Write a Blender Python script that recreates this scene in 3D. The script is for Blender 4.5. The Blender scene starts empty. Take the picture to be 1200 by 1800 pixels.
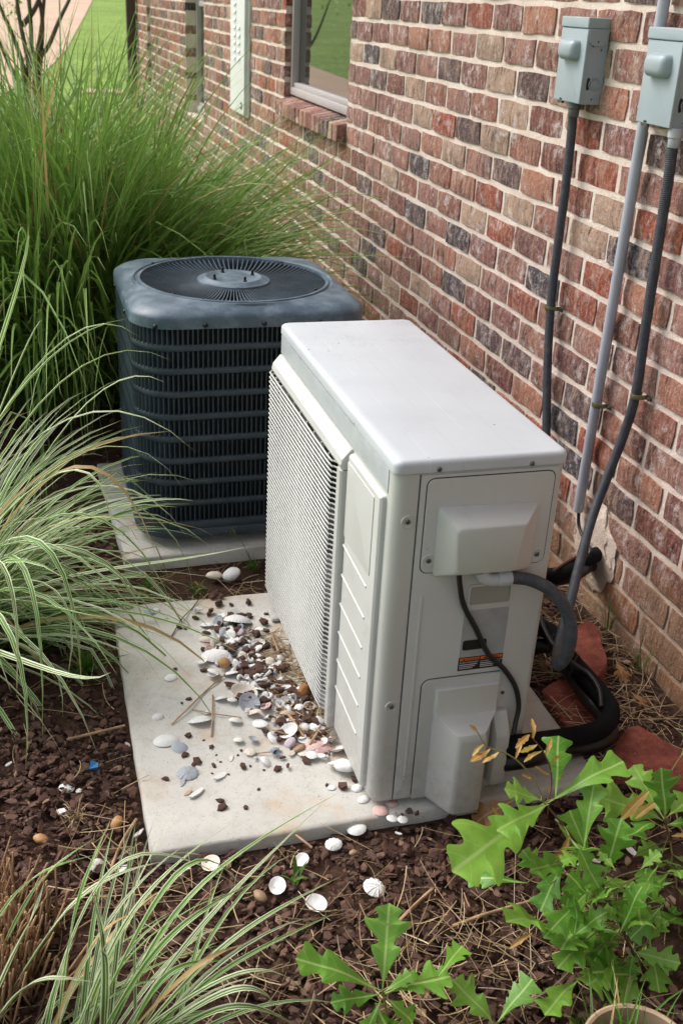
import bpy, bmesh, math, random
import numpy as np
from mathutils import Vector, Matrix, noise as mnoise
PI = math.pi
rnd = random.Random(7)
SC = bpy.context.scene
COL = SC.collection

# ------------------------------------------------------------------ camera
CAMX, CAMY, CAMZ = -1.32038, 0.0, 1.29899
FPX, YAW, PITCH, ROLL = 1875.764, 0.301443, 0.446172, 0.054324
def cam_axes():
    d = Vector((math.sin(YAW)*math.cos(PITCH), math.cos(YAW)*math.cos(PITCH), -math.sin(PITCH)))
    r = Vector((math.cos(YAW), -math.sin(YAW), 0)); u = r.cross(d)
    c, s = math.cos(ROLL), math.sin(ROLL)
    return c*r+s*u, -s*r+c*u, d
CR, CU, CD = cam_axes()
CO = Vector((CAMX, CAMY, CAMZ))
cd = bpy.data.cameras.new('camera'); cam = bpy.data.objects.new('camera', cd); COL.objects.link(cam)
cam.matrix_world = Matrix(((CR.x, CU.x, -CD.x, CO.x), (CR.y, CU.y, -CD.y, CO.y), (CR.z, CU.z, -CD.z, CO.z), (0, 0, 0, 1)))
cd.sensor_width = 36; cd.lens = FPX/1800*36; cd.clip_start = .02; cd.clip_end = 600
cd.dof.use_dof = True; cd.dof.focus_distance = 2.0; cd.dof.aperture_fstop = 10.0
SC.camera = cam
# ------------------------------------------------------------------ light
world = bpy.data.worlds.new('World'); SC.world = world; world.use_nodes = True
SUN = Vector((-.62, .60, .95)).normalized()
wn = world.node_tree; bg = wn.nodes['Background']
sky = wn.nodes.new('ShaderNodeTexSky'); sky.sky_type = 'NISHITA'; sky.sun_disc = False
sky.sun_elevation = math.asin(SUN.z); sky.sun_rotation = math.atan2(SUN.x, SUN.y)
sky.air_density = 1.0; sky.dust_density = 4.0; sky.ozone_density = 1.0
hs = wn.nodes.new('ShaderNodeHueSaturation'); hs.inputs['Saturation'].default_value = .5
wn.links.new(sky.outputs[0], hs.inputs['Color']); wn.links.new(hs.outputs[0], bg.inputs['Color'])
bg.inputs['Strength'].default_value = .15
sl = bpy.data.lights.new('sun', 'SUN'); sl.energy = 1.7; sl.angle = math.radians(40); sl.color = (1, .985, .965)
so = bpy.data.objects.new('sun', sl); COL.objects.link(so); so.rotation_euler = SUN.to_track_quat('Z', 'Y').to_euler(); so.location = (-4, 2, 8)
SC.view_settings.view_transform = 'Standard'; SC.view_settings.look = 'None'
SC.view_settings.exposure = 0.6; SC.view_settings.gamma = 1
SC.cycles.max_bounces = 8; SC.cycles.transparent_max_bounces = 12

# ------------------------------------------------------------------ pixel -> place (photo pixels 1200x1800)
def ray(px, py): return (CD + CR*((px-600)/FPX) - CU*((py-900)/FPX))
def hit(px, py, ax, v):
    d = ray(px, py); return CO + d*((v-CO[ax])/d[ax])
def Gz(px, py, z=-.06): return hit(px, py, 2, z)
def Wx(px, py, x=0.0): return hit(px, py, 0, x)
def Yp(px, py, y): return hit(px, py, 1, y)
def to_px(p):
    q = Vector(p)-CO; w = q.dot(CD)
    return (600+FPX*q.dot(CR)/w, 900-FPX*q.dot(CU)/w, w)
def terr(x, y):
    z = -.06
    if y > 4: z += (min(y, 13.3)-4)*.0247
    if y > 13.3: z += (min(y, 70)-13.3)*.028
    if x > -.35 and y < 4: z -= .02*min(1, (x+.35)/.35)
    return z

# ------------------------------------------------------------------ node helper
class NT:
    def __init__(s, name):
        s.m = bpy.data.materials.new(name); s.m.use_nodes = True
        s.t = s.m.node_tree; s.b = s.t.nodes['Principled BSDF']; s.out = s.t.nodes['Material Output']
    def n(s, typ, ins=None, **props):
        nd = s.t.nodes.new('ShaderNode'+typ)
        for k, v in props.items(): setattr(nd, k, v)
        for k, v in (ins or {}).items(): s.set(nd, k, v)
        return nd
    def set(s, nd, k, v):
        sock = nd.inputs[k]
        if isinstance(v, bpy.types.NodeSocket): s.t.links.new(v, sock)
        elif isinstance(v, bpy.types.Node): s.t.links.new(v.outputs[0], sock)
        else: sock.default_value = v
    def math(s, op, a, b=0.0, c=None, clamp=False):
        nd = s.n('Math', operation=op, use_clamp=clamp); s.set(nd, 0, a); s.set(nd, 1, b)
        if c is not None: s.set(nd, 2, c)
        return nd.outputs[0]
    def pos(s): return s.n('NewGeometry').outputs['Position']
    def objc(s): return s.n('TexCoord').outputs['Object']
    def noise(s, vec, scale=5., detail=4., rough=.55, dist=0.):
        return s.n('TexNoise', {'Vector': vec, 'Scale': scale, 'Detail': detail, 'Roughness': rough, 'Distortion': dist}).outputs[0]
    def scalev(s, vec, v):
        return s.n('VectorMath', {0: vec, 1: v}, operation='MULTIPLY').outputs[0]
    def ramp(s, fac, stops, interp='LINEAR'):
        nd = s.n('ValToRGB', {'Fac': fac}); r = nd.color_ramp; r.interpolation = interp
        while len(r.elements) > 1: r.elements.remove(r.elements[-1])
        r.elements[0].position, r.elements[0].color = stops[0][0], tuple(stops[0][1])+(1,)
        for p, c in stops[1:]:
            e = r.elements.new(p); e.color = tuple(c)+(1,)
        return nd.outputs[0]
    def rng(s, fac, a, b, c=0., d=1., smooth=False):
        nd = s.n('MapRange', {'Value': fac, 'From Min': a, 'From Max': b, 'To Min': c, 'To Max': d})
        if smooth: nd.interpolation_type = 'SMOOTHSTEP'
        return nd.outputs[0]
    def mix(s, fac, a, b, mode='MIX'):
        nd = s.n('Mix', data_type='RGBA', blend_type=mode)
        for i, v in ((0, fac), (6, a), (7, b)):
            if isinstance(v, tuple) and len(v) == 3: v = v+(1,)
            s.set(nd, i, v)
        return nd.outputs[2]
    def bump(s, h, strength=.5, dist=.002, normal=None):
        nd = s.n('Bump', {'Height': h, 'Strength': strength, 'Distance': dist})
        if normal is not None: s.set(nd, 'Normal', normal)
        return nd.outputs[0]
    def done(s, color=None, rough=None, normal=None, metal=None, spec=None):
        for k, v in (('Base Color', color), ('Roughness', rough), ('Normal', normal), ('Metallic', metal), ('Specular IOR Level', spec)):
            if v is None: continue
            if k == 'Base Color' and isinstance(v, tuple) and len(v) == 3: v = v+(1,)
            s.set(s.b, k, v)
        return s.m
def srgb(r, g, b):
    f = lambda c: (c/255/12.92) if c/255 <= .04045 else ((c/255+.055)/1.055)**2.4
    return (f(r), f(g), f(b))
def plain(name, col, rough=.6, metal=0., var=.12, nscale=14., bscale=120., bstr=.12, bdist=.001, spec=.5, dirt=None):
    t = NT(name); p = t.pos()
    n = t.noise(p, nscale, 5.)
    c = t.mix(t.rng(n, .3, .7), tuple(x*(1-var) for x in col), tuple(min(1, x*(1+var)) for x in col))
    if dirt:
        dm = t.rng(t.noise(p, dirt[1], 8., .7), dirt[2], dirt[2]+.12)
        c = t.mix(dm, c, dirt[0])
    nb = t.bump(t.noise(p, bscale, 3.), bstr, bdist)
    return t.done(c, t.rng(n, .3, .7, max(.02, rough-.07), min(1, rough+.07)), nb, metal, spec)

# ------------------------------------------------------------------ mesh helper
ORG = {}
def catmull(P, per=8):
    P = [Vector(p) for p in P]
    if len(P) < 3:
        return [P[0].lerp(P[-1], i/per) for i in range(per+1)]
    Q = [2*P[0]-P[1]]+P+[2*P[-1]-P[-2]]; out = []
    for i in range(1, len(Q)-2):
        a, b, c, d = Q[i-1:i+3]
        for k in range(per):
            t = k/per; out.append(.5*((2*b)+(c-a)*t+(2*a-5*b+4*c-d)*t*t+(3*b-a-3*c+d)*t*t*t))
    out.append(P[-1]); return out
def rrect(u0, u1, v0, v1, r, seg=4):
    r = min(r, (u1-u0)/2-1e-5, (v1-v0)/2-1e-5); out = []
    if r <= 1e-5: return [(u0, v0), (u1, v0), (u1, v1), (u0, v1)]
    for cx, cy, a in ((u1-r, v0+r, -PI/2), (u1-r, v1-r, 0), (u0+r, v1-r, PI/2), (u0+r, v0+r, PI)):
        for k in range(seg+1):
            t = a+PI/2*k/seg; out.append((cx+r*math.cos(t), cy+r*math.sin(t)))
    return out
class MB:
    def __init__(s): s.V = []; s.F = []; s.U = []
    def add(s, V, F, U=None):
        o = len(s.V); s.V += [tuple(v) for v in V]; s.F += [tuple(i+o for i in f) for f in F]
        s.U += list(U) if U is not None else [(0, 0)]*len(V); return s
    def box(s, x0, x1, y0, y1, z0, z1, bev=0, seg=2):
        bm = bmesh.new(); bmesh.ops.create_cube(bm, size=1)
        for v in bm.verts:
            v.co = Vector(((x0+x1)/2+v.co.x*(x1-x0), (y0+y1)/2+v.co.y*(y1-y0), (z0+z1)/2+v.co.z*(z1-z0)))
        if bev: bmesh.ops.bevel(bm, geom=bm.edges[:], offset=bev, segments=seg, affect='EDGES', profile=.5)
        s.bm(bm); return s
    def bm(s, bm):
        bm.verts.index_update()
        s.add([v.co[:] for v in bm.verts], [[v.index for v in f.verts] for f in bm.faces]); bm.free()
    def rings(s, rings, cap0=True, cap1=True, closed=True):
        n = len(rings[0]); V = [p for r in rings for p in r]; F = []
        for i in range(len(rings)-1):
            for j in range(n if closed else n-1):
                a, b = i*n+j, i*n+(j+1) % n; F.append((a, b, b+n, a+n))
        if cap0: F.append(tuple(range(n-1, -1, -1)))
        if cap1: F.append(tuple((len(rings)-1)*n+j for j in range(n)))
        return s.add(V, F)
    def plate(s, u0, u1, v0, v1, r, h0, h1, b, mp, seg=4):
        R = [[mp(u, v, h0) for u, v in rrect(u0, u1, v0, v1, r, seg)], [mp(u, v, h1-b) for u, v in rrect(u0, u1, v0, v1, r, seg)]]
        if b > 0:
            for k in (.3, .7, 1.):
                a = k*PI/2; q = b*(1-math.cos(a))
                R.append([mp(u, v, h1-b+b*math.sin(a)) for u, v in rrect(u0+q, u1-q, v0+q, v1-q, max(r-q, .0005), seg)])
        return s.rings(R)
    def tube(s, P, r, seg=8, per=6, caps=True, smooth=True):
        P = catmull(P, per) if smooth else [Vector(p) for p in P]
        n = len(P); T = [(P[min(i+1, n-1)]-P[max(i-1, 0)]).normalized() for i in range(n)]
        up = Vector((0, 0, 1)) if abs(T[0].z) < .9 else Vector((1, 0, 0))
        N = (up-T[0]*up.dot(T[0])).normalized(); V = []; U = []; L = 0
        for i in range(n):
            N = (N-T[i]*N.dot(T[i])).normalized(); B = T[i].cross(N)
            if i: L += (P[i]-P[i-1]).length
            rr = r(i/(n-1)) if callable(r) else r
            for k in range(seg):
                a = 2*PI*k/seg; V.append(P[i]+(N*math.cos(a)+B*math.sin(a))*rr); U.append((k/seg, L))
        F = [(i*seg+k, i*seg+(k+1) % seg, (i+1)*seg+(k+1) % seg, (i+1)*seg+k) for i in range(n-1) for k in range(seg)]
        if caps: F += [tuple(range(seg-1, -1, -1)), tuple((n-1)*seg+k for k in range(seg))]
        return s.add(V, F, U)
    def lathe(s, prof, seg=24, c=(0, 0, 0), cap0=False, cap1=False):
        return s.rings([[(c[0]+r*math.cos(2*PI*k/seg), c[1]+r*math.sin(2*PI*k/seg), c[2]+z) for k in range(seg)] for r, z in prof], cap0, cap1)
    def mesh(s, name, mat, smooth=None):
        me = bpy.data.meshes.new(name); me.from_pydata(s.V, [], s.F)
        if any(u != (0, 0) for u in s.U):
            uv = me.uv_layers.new(name='UVMap'); li = np.empty(len(me.loops), int); me.loops.foreach_get('vertex_index', li)
            uv.data.foreach_set('uv', np.array(s.U, dtype=np.float32)[li].ravel())
        for m in (mat if isinstance(mat, (list, tuple)) else [mat]): me.materials.append(m)
        if smooth is not None:
            me.polygons.foreach_set('use_smooth', [True]*len(me.polygons)); me.set_sharp_from_angle(angle=math.radians(smooth))
        me.validate(); me.update(); return me
    def build(s, name, mat, parent=None, smooth=None, kind=None):
        return put(name, s.mesh(name, mat, smooth), parent, kind=kind)
def put(name, me, parent=None, kind=None, shift=True):
    o = bpy.data.objects.new(name, me); COL.objects.link(o)
    if parent is not None:
        o.parent = parent; org = ORG[parent]; ORG[o] = org
        if shift: me.transform(Matrix.Translation(-org))
    else: ORG[o] = Vector((0, 0, 0))
    if kind: o['kind'] = kind
    return o
def inst(name, me, parent, M):
    o = bpy.data.objects.new(name, me); COL.objects.link(o)
    if parent is not None:
        o.parent = parent; M = Matrix.Translation(-ORG[parent]) @ M
    o.matrix_local = M; ORG[o] = ORG.get(parent, Vector((0, 0, 0))); return o
def tag(o, label, cat, group=None):
    o['label'] = label; o['category'] = cat
    if group: o['group'] = group
    return o
def thing(name, label, cat, loc=(0, 0, 0), group=None):
    o = bpy.data.objects.new(name, None); COL.objects.link(o); o.location = loc; o.empty_display_size = .05
    ORG[o] = Vector(loc); return tag(o, label, cat, group)
def solo(name, mb, mat, label, cat, group=None, smooth=None):
    """a thing that is one mesh: origin at its base"""
    V = np.array(mb.V); c = Vector(((V[:, 0].min()+V[:, 0].max())/2, (V[:, 1].min()+V[:, 1].max())/2, V[:, 2].min()))
    me = mb.mesh(name, mat, smooth); me.transform(Matrix.Translation(-c))
    o = bpy.data.objects.new(name, me); COL.objects.link(o); o.location = c; ORG[o] = c
    return tag(o, label, cat, group)

# ------------------------------------------------------------------ materials
COURSE, BLEN, ZB, YB = .0794, .2032, 1.2392-15*.0794, .032
def brick_color(t, rand, vec, p):
    base = t.ramp(rand, [(0, srgb(152, 80, 60)), (.09, srgb(150, 108, 98)), (.24, srgb(118, 70, 64)), (.36, srgb(148, 104, 92)), (.48, srgb(164, 112, 92)), (.58, srgb(128, 84, 80)), (.68, srgb(140, 92, 78)),
                         (.76, srgb(172, 144, 124)), (.83, srgb(90, 72, 74)), (.88, srgb(64, 63, 72)), (.95, srgb(136, 72, 58))], 'CONSTANT')
    big = t.noise(vec, 9., 3.); st = t.noise(t.scalev(vec, (1., 1., .22)), 60., 5., .6); fine = t.noise(vec, 170., 4., .65)
    c = t.mix(t.rng(big, .45, .7), base, t.mix(.6, base, srgb(78, 60, 58)))                       # kiln flash
    c = t.mix(t.rng(st, .5, .64, 0, .5), c, srgb(178, 146, 126))                                 # dry sandy faces
    c = t.mix(t.rng(st, .33, .43, .85, 0), c, srgb(54, 38, 35))
    grit = t.noise(vec, 95., 8., .78); c = t.mix(t.rng(grit, .52, .66, 0, .5), c, srgb(200, 172, 150)); c = t.mix(t.rng(grit, .36, .46, .5, 0), c, srgb(74, 50, 46))                                    # drag cracks
    lime = t.math('MULTIPLY', t.rng(t.noise(vec, 24., 8., .78), .52, .62), t.rng(t.noise(p, 5., 3.), .36, .56))
    c = t.mix(t.math('MULTIPLY', lime, .7), c, srgb(212, 202, 198))
    c = t.mix(t.rng(fine, .62, .72, 0, .45), c, srgb(214, 190, 166))
    h = t.math('ADD', t.math('MULTIPLY', st, 1.5), t.math('ADD', t.math('MULTIPLY', t.math('ADD', fine, grit), .5), t.math('MULTIPLY', t.noise(vec, 28., 4.), .8)))
    return c, h
def ground_dirt(t, c, p, amount=.5):
    z = t.n('SeparateXYZ', {0: p}).outputs[2]
    wet = t.rng(t.math('ADD', z, t.math('MULTIPLY', t.noise(p, 5., 4.), .5)), .5, .2, 0, amount)
    return t.mix(wet, c, srgb(172, 140, 102))
def make_brick_mat():
    t = NT('wall_brick'); p = t.pos(); sp = t.n('SeparateXYZ', {0: p}); y, z = sp.outputs[1], sp.outputs[2]
    row = t.math('FLOOR', t.math('DIVIDE', t.math('SUBTRACT', z, ZB), COURSE))
    par = t.math('FLOORED_MODULO', row, 2.0)
    off = t.math('MULTIPLY', t.math('SUBTRACT', 1.0, par), BLEN/2)
    col = t.math('FLOOR', t.math('DIVIDE', t.math('SUBTRACT', y, t.math('ADD', off, YB)), BLEN))
    cv = t.n('CombineXYZ', {0: col, 1: row, 2: 3.7})
    wn_ = t.n('TexWhiteNoise', {'Vector': cv.outputs[0]}, noise_dimensions='3D')
    vec = t.n('VectorMath', {0: p, 1: t.n('VectorMath', {0: wn_.outputs['Color'], 1: (7., 7., 7.)}, operation='MULTIPLY').outputs[0]}, operation='ADD').outputs[0]
    c, h = brick_color(t, wn_.outputs['Value'], vec, p); c = ground_dirt(t, c, p, .5)
    return t.done(c, .88, t.bump(h, 1., .006), spec=.25)
def make_sill_mat():
    t = NT('sill_brick'); p = t.pos(); oi = t.n('ObjectInfo').outputs['Random']
    vec = t.n('VectorMath', {0: p, 1: t.n('CombineXYZ', {0: t.math('MULTIPLY', oi, 31.)}).outputs[0]}, operation='ADD').outputs[0]
    c, h = brick_color(t, oi, vec, p)
    return t.done(c, .88, t.bump(h, .8, .003), spec=.25)
def make_mortar():
    t = NT('mortar'); p = t.pos()
    n1 = t.noise(p, 6., 5.); n2 = t.noise(p, 90., 5., .65); n3 = t.noise(p, 350., 3.)
    c = t.mix(t.rng(n1, .35, .65), srgb(212, 194, 180), srgb(230, 216, 204))
    c = t.mix(t.rng(n2, .55, .75, 0, .5), c, srgb(170, 148, 126))
    c = t.mix(t.rng(n3, .6, .7, 0, .5), c, srgb(120, 100, 84))
    c = ground_dirt(t, c, p, .6)
    return t.done(c, .95, t.bump(t.math('ADD', n2, t.math('MULTIPLY', n3, .5)), 1., .004), spec=.15)
M_BRICK, M_SILL, M_MORTAR = make_brick_mat(), make_sill_mat(), make_mortar()
def make_white_plastic(name, col, specks=True):
    t = NT(name); p = t.pos()
    n1 = t.noise(p, 7., 6., .6); n2 = t.noise(p, 480., 2.)
    c = t.mix(t.rng(n1, .3, .7), tuple(x*.95 for x in col), tuple(min(1, x*1.03) for x in col))
    grime = t.math('MULTIPLY', t.rng(t.noise(p, 3.2, 8., .75), .52, .75), t.rng(t.noise(p, 60., 6., .7), .42, .68))
    c = t.mix(t.math('MULTIPLY', grime, .45), c, srgb(120, 112, 100))
    zz = t.n('SeparateXYZ', {0: p}).outputs[2]
    mud = t.math('MULTIPLY', t.rng(zz, .16, .0), t.rng(t.noise(p, 55., 8., .75), .46, .62)); c = t.mix(t.math('MULTIPLY', mud, .28), c, srgb(128, 110, 90))
    if specks:
        v = t.n('TexVoronoi', {'Vector': p, 'Scale': 46.}).outputs['Distance']
        c = t.mix(t.math('MULTIPLY', t.rng(v, .05, .03), t.rng(t.noise(p, 9., 1.), .6, .64)), c, srgb(60, 54, 48))
    return t.done(c, t.rng(n1, .3, .7, .42, .56), t.bump(n2, .06, .0006), spec=.45)
M_WHITE = make_white_plastic('ivory_enamel', srgb(193, 193, 189))
def make_lid():
    t = NT('lid_enamel'); p = t.pos(); sp = t.n('SeparateXYZ', {0: p}); x, y = sp.outputs[0], sp.outputs[1]
    n1 = t.noise(p, 6., 6., .65); base = srgb(190, 194, 199)
    c = t.mix(t.rng(n1, .3, .7), tuple(v*.95 for v in base), tuple(min(1, v*1.02) for v in base))
    grime = t.math('MULTIPLY', t.rng(t.noise(p, 11., 8., .75), .5, .72), t.rng(y, 1.9, 2.2, .25, 1.))
    grime = t.math('MULTIPLY', grime, t.rng(t.noise(p, 150., 4., .7), .4, .65))
    c = t.mix(t.math('MULTIPLY', grime, .75), c, srgb(110, 106, 100))
    for k, xx in enumerate((-.735, -.68, -.635, -.585)):                                          # faint lid creases, their light and shade painted as thin lines
        d = t.math('ABSOLUTE', t.math('SUBTRACT', t.math('ADD', x, t.math('MULTIPLY', t.noise(p, 2., 1.), .006)), xx+.003))
        c = t.mix(t.math('MULTIPLY', t.rng(d, .0011, .0004), t.rng(t.noise(p, 12., 3.), .4, .6, .04, .26)), c, srgb(140, 138, 134) if k % 2 else srgb(228, 228, 226))
    v = t.n('TexVoronoi', {'Vector': p, 'Scale': 30.}).outputs['Distance']
    c = t.mix(t.math('MULTIPLY', t.rng(v, .07, .05), t.rng(t.noise(p, 7., 1.), .56, .6)), c, srgb(50, 46, 42))
    return t.done(c, t.rng(n1, .3, .7, .38, .52), t.bump(t.noise(p, 420., 2.), .06, .0006), spec=.45)
M_LID = make_lid()
M_GALV = plain('galvanised_strip', srgb(176, 181, 183), .42, .0, .08, 30.)
M_SCREW = plain('screw_steel', srgb(120, 120, 118), .35, .9)
M_DARKSCREW = plain('black_screw', srgb(22, 23, 25), .45, .3)
M_INNER = plain('dark_interior', srgb(48, 48, 47), .8)
M_FAN = plain('grey_fan', srgb(120, 121, 119), .5)
M_PLATE = plain('silver_plate', srgb(158, 159, 161), .45, .1, .12, 30.)
M_BLACKPRINT = plain('black_print', srgb(20, 20, 21), .5)
M_ORANGE = plain('orange_print', srgb(214, 100, 40), .5)
M_WPRINT = plain('white_print', srgb(205, 205, 205), .5)
M_ELBOW = plain('pale_grey_fitting', srgb(178, 182, 186), .45)
def make_ac_steel(name, col, streak=.35, rough=.42):
    t = NT(name); p = t.pos(); n = t.noise(p, 18., 7., .7); n2 = t.noise(p, 5., 3.)
    c = t.mix(t.math('MULTIPLY', t.rng(n, .45, .68), streak), col, srgb(134, 150, 162))
    c = t.mix(t.rng(n2, .35, .65, 0, .25), c, tuple(x*.6 for x in col))
    return t.done(c, t.rng(n, .3, .7, rough-.08, rough+.14), t.bump(t.noise(p, 300., 2.), .08, .0005), spec=.5)
M_ACTOP = make_ac_steel('weathered_slate_steel', srgb(76, 93, 107), .6)
M_ACSIDE = make_ac_steel('dark_slate_steel', srgb(48, 61, 70), .12, .45)
M_ACWIRE = make_ac_steel('guard_wire_steel', srgb(66, 78, 88), .2, .45)
def make_coil():
    t = NT('coil_fins'); p = t.pos(); z = t.n('SeparateXYZ', {0: p}).outputs[2]
    w = t.math('SINE', t.math('MULTIPLY', z, 1600.)); n = t.noise(p, 60., 4.)
    c = t.mix(t.rng(w, -.5, .8), srgb(14, 13, 13), srgb(40, 36, 34)); c = t.mix(t.rng(n, .5, .8, 0, .4), c, srgb(56, 44, 36))
    return t.done(c, .7)
M_COIL = make_coil()
M_YELLOW = plain('yellow_sticker', srgb(206, 190, 50), .5)
def make_concrete():
    t = NT('concrete'); p = t.pos()
    n1 = t.noise(p, 3., 6., .6); n2 = t.noise(p, 40., 6., .7); n3 = t.noise(p, 260., 3.)
    c = t.mix(t.rng(n1, .3, .7), srgb(186, 182, 174), srgb(208, 204, 196))
    c = t.mix(t.rng(n2, .5, .75, 0, .35), c, srgb(150, 146, 138))
    c = t.mix(t.math('MULTIPLY', t.rng(t.noise(p, 6.5, 7., .65), .54, .68), .6), c, srgb(192, 158, 118))      # rust tan stains
    c = t.mix(t.rng(n3, .62, .70, 0, .6), c, srgb(104, 98, 90)); c = t.mix(t.rng(t.noise(p, 14., 8., .75), .52, .68, 0, .3), c, srgb(146, 138, 124))
    v = t.n('TexVoronoi', {'Vector': p, 'Scale': 55.}).outputs['Distance']
    c = t.mix(t.math('MULTIPLY', t.rng(v, .09, .06), t.rng(t.noise(p, 6., 2.), .48, .56)), c, srgb(84, 80, 74))
    h = t.math('ADD', t.math('MULTIPLY', n2, .6), t.math('MULTIPLY', n3, .4))
    return t.done(c, .9, t.bump(h, .35, .0015), spec=.25)
M_CONC = make_concrete()
def island(name, stops, rough=.85, bscale=200., bstr=.5, nscale=40., dark=.5, transl=0.):
    t = NT(name); p = t.pos(); r = t.n('NewGeometry').outputs['Random Per Island']
    c = t.ramp(r, stops, 'LINEAR'); n = t.noise(p, nscale, 5., .6)
    c = t.mix(t.rng(n, .35, .7, 0, dark), c, t.mix(1., c, (.45, .42, .4), 'MULTIPLY'))
    return t.done(c, rough, t.bump(t.noise(t.scalev(p, (1., .4, .6)), bscale, 4.), bstr, .0015), spec=.25)
M_CHIP = island('bark_chip', [(0, srgb(60, 43, 38)), (.25, srgb(92, 66, 56)), (.5, srgb(74, 53, 46)), (.75, srgb(112, 82, 68)), (.93, srgb(100, 79, 69)), (1., srgb(160, 130, 106))])
M_STRAW = island('dry_straw', [(0, srgb(164, 138, 100)), (.4, srgb(200, 176, 136)), (.7, srgb(146, 116, 84)), (1., srgb(220, 202, 168))], .8, 300., .2)
def make_soil():
    t = NT('soil'); p = t.pos(); n = t.noise(p, 60., 8., .7); n1 = t.noise(p, 9., 4.)
    c = t.mix(t.rng(n, .35, .65), srgb(44, 32, 27), srgb(88, 64, 52)); c = t.mix(t.rng(n1, .55, .75, 0, .4), c, srgb(110, 88, 66))
    return t.done(c, .95, t.bump(n, 1., .01), spec=.15)
M_SOIL = make_soil()
def make_lawn():
    t = NT('lawn_turf'); p = t.pos(); n = t.noise(p, .9, 6., .6); n2 = t.noise(t.scalev(p, (1, .35, 1)), 14., 6., .7)
    c = t.mix(t.rng(n, .35, .68), srgb(120, 146, 56), srgb(146, 172, 78)); c = t.mix(t.rng(n2, .4, .66, 0, .75), c, srgb(74, 106, 40))
    c = t.mix(t.rng(t.noise(p, 1.6, 4.), .64, .72, 0, .5), c, srgb(170, 158, 96))
    return t.done(c, .9, t.bump(n2, 1., .03), spec=.2)
M_LAWN = make_lawn()
def make_drive():
    t = NT('driveway_concrete'); p = t.pos(); n = t.noise(p, .8, 6., .6); n2 = t.noise(p, 60., 4.)
    c = t.mix(t.rng(n, .3, .7), srgb(184, 156, 130), srgb(200, 174, 150)); c = t.mix(t.rng(n2, .5, .8, 0, .3), c, srgb(180, 156, 132))
    return t.done(c, .9, t.bump(n2, .3, .002), spec=.2)
M_DRIVE = make_drive()
def make_blade(name, edge, body, rib, tip=(150, 130, 90), mode=0):
    t = NT(name); uv = t.n('UVMap').outputs[0]; s = t.n('SeparateXYZ', {0: uv}); u, v = s.outputs[0], s.outputs[1]
    r = t.n('NewGeometry').outputs['Random Per Island']; oi = t.n('ObjectInfo').outputs['Random']
    rr = t.math('FRACT', t.math('ADD', r, t.math('MULTIPLY', oi, 7.3)))
    a = t.math('ABSOLUTE', t.math('SUBTRACT', u, .5))
    g = t.mix(rr, tuple(x*.55 for x in srgb(*body)), tuple(x*1.35 for x in srgb(*body)))
    ew = t.rng(rr, 0., 1., .25, .42)                                            # margin starts at a different width on each blade
    c = t.mix(t.rng(t.math('SUBTRACT', a, ew), -.02, .03), g, srgb(*edge))
    if mode:                                                                   # a second pale stripe off the midrib
        b = t.math('ABSOLUTE', t.math('SUBTRACT', u, t.rng(rr, 0., 1., .36, .6)))
        c = t.mix(t.rng(b, .07, .035), c, srgb(*edge))
    c = t.mix(t.rng(a, .05, .02, 0, .8), c, srgb(*rib))
    c = t.mix(t.rng(v, .9, 1., 0, .8), c, srgb(*tip))
    c = t.mix(t.rng(rr, .945, .955), c, srgb(186, 160, 110))
    m = t.done(c, .5, spec=.35)
    tr = t.n('BsdfTranslucent', {'Color': c}); mx = t.n('MixShader', {0: .3, 1: t.b.outputs[0], 2: tr.outputs[0]}); t.t.links.new(mx.outputs[0], t.out.inputs[0])
    return m
M_VARI = make_blade('variegated_blade', (232, 238, 202), (86, 130, 48), (176, 196, 120), mode=1)
M_MISC = make_blade('maiden_grass_blade', (146, 176, 92), (98, 138, 54), (184, 206, 134), (176, 176, 110))
M_WEED = make_blade('weed_blade', (92, 130, 50), (78, 124, 40), (110, 150, 70))
def make_leaf(name, c0, c1, vein, spot):
    t = NT(name); uv = t.n('UVMap').outputs[0]; s = t.n('SeparateXYZ', {0: uv}); u, v = s.outputs[0], s.outputs[1]; p = t.pos()
    oi = t.n('ObjectInfo').outputs['Random']; a = t.math('ABSOLUTE', u)
    c = t.mix(oi, srgb(*c0), srgb(*c1)); c = t.mix(t.rng(t.noise(p, 45., 3.), .35, .7, 0, .35), c, srgb(*c0))
    side = t.math('FRACT', t.math('MULTIPLY', t.math('SUBTRACT', v, t.math('MULTIPLY', a, .55)), 7.))
    c = t.mix(t.math('MULTIPLY', t.rng(side, .07, .02), .5), c, srgb(*vein))
    c = t.mix(t.rng(a, .022, .008), c, srgb(*vein))
    c = t.mix(t.rng(t.noise(p, 120., 2.), .70, .74, 0, .7), c, srgb(*spot))
    m = t.done(c, .42, t.bump(t.noise(p, 160., 3.), .25, .001), spec=.45)
    tr = t.n('BsdfTranslucent', {'Color': c}); mx = t.n('MixShader', {0: .3, 1: t.b.outputs[0], 2: tr.outputs[0]}); t.t.links.new(mx.outputs[0], t.out.inputs[0])
    return m
M_OAK = make_leaf('oak_leaf', (92, 146, 46), (148, 194, 78), (172, 204, 116), (150, 140, 60))
M_YOUNG = make_leaf('young_leaf', (168, 142, 58), (176, 126, 74), (196, 176, 96), (150, 90, 60))
M_DEAD = make_leaf('dead_leaf', (150, 104, 62), (176, 130, 84), (196, 160, 120), (90, 60, 40))
M_STEM = plain('brown_stem', srgb(92, 62, 48), .7)
M_GSTEM = plain('green_stem', srgb(122, 118, 62), .6)
M_TRUNK = plain('grey_bark', srgb(92, 80, 72), .9, 0, .25, 20., 60., .6, .004)
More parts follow.
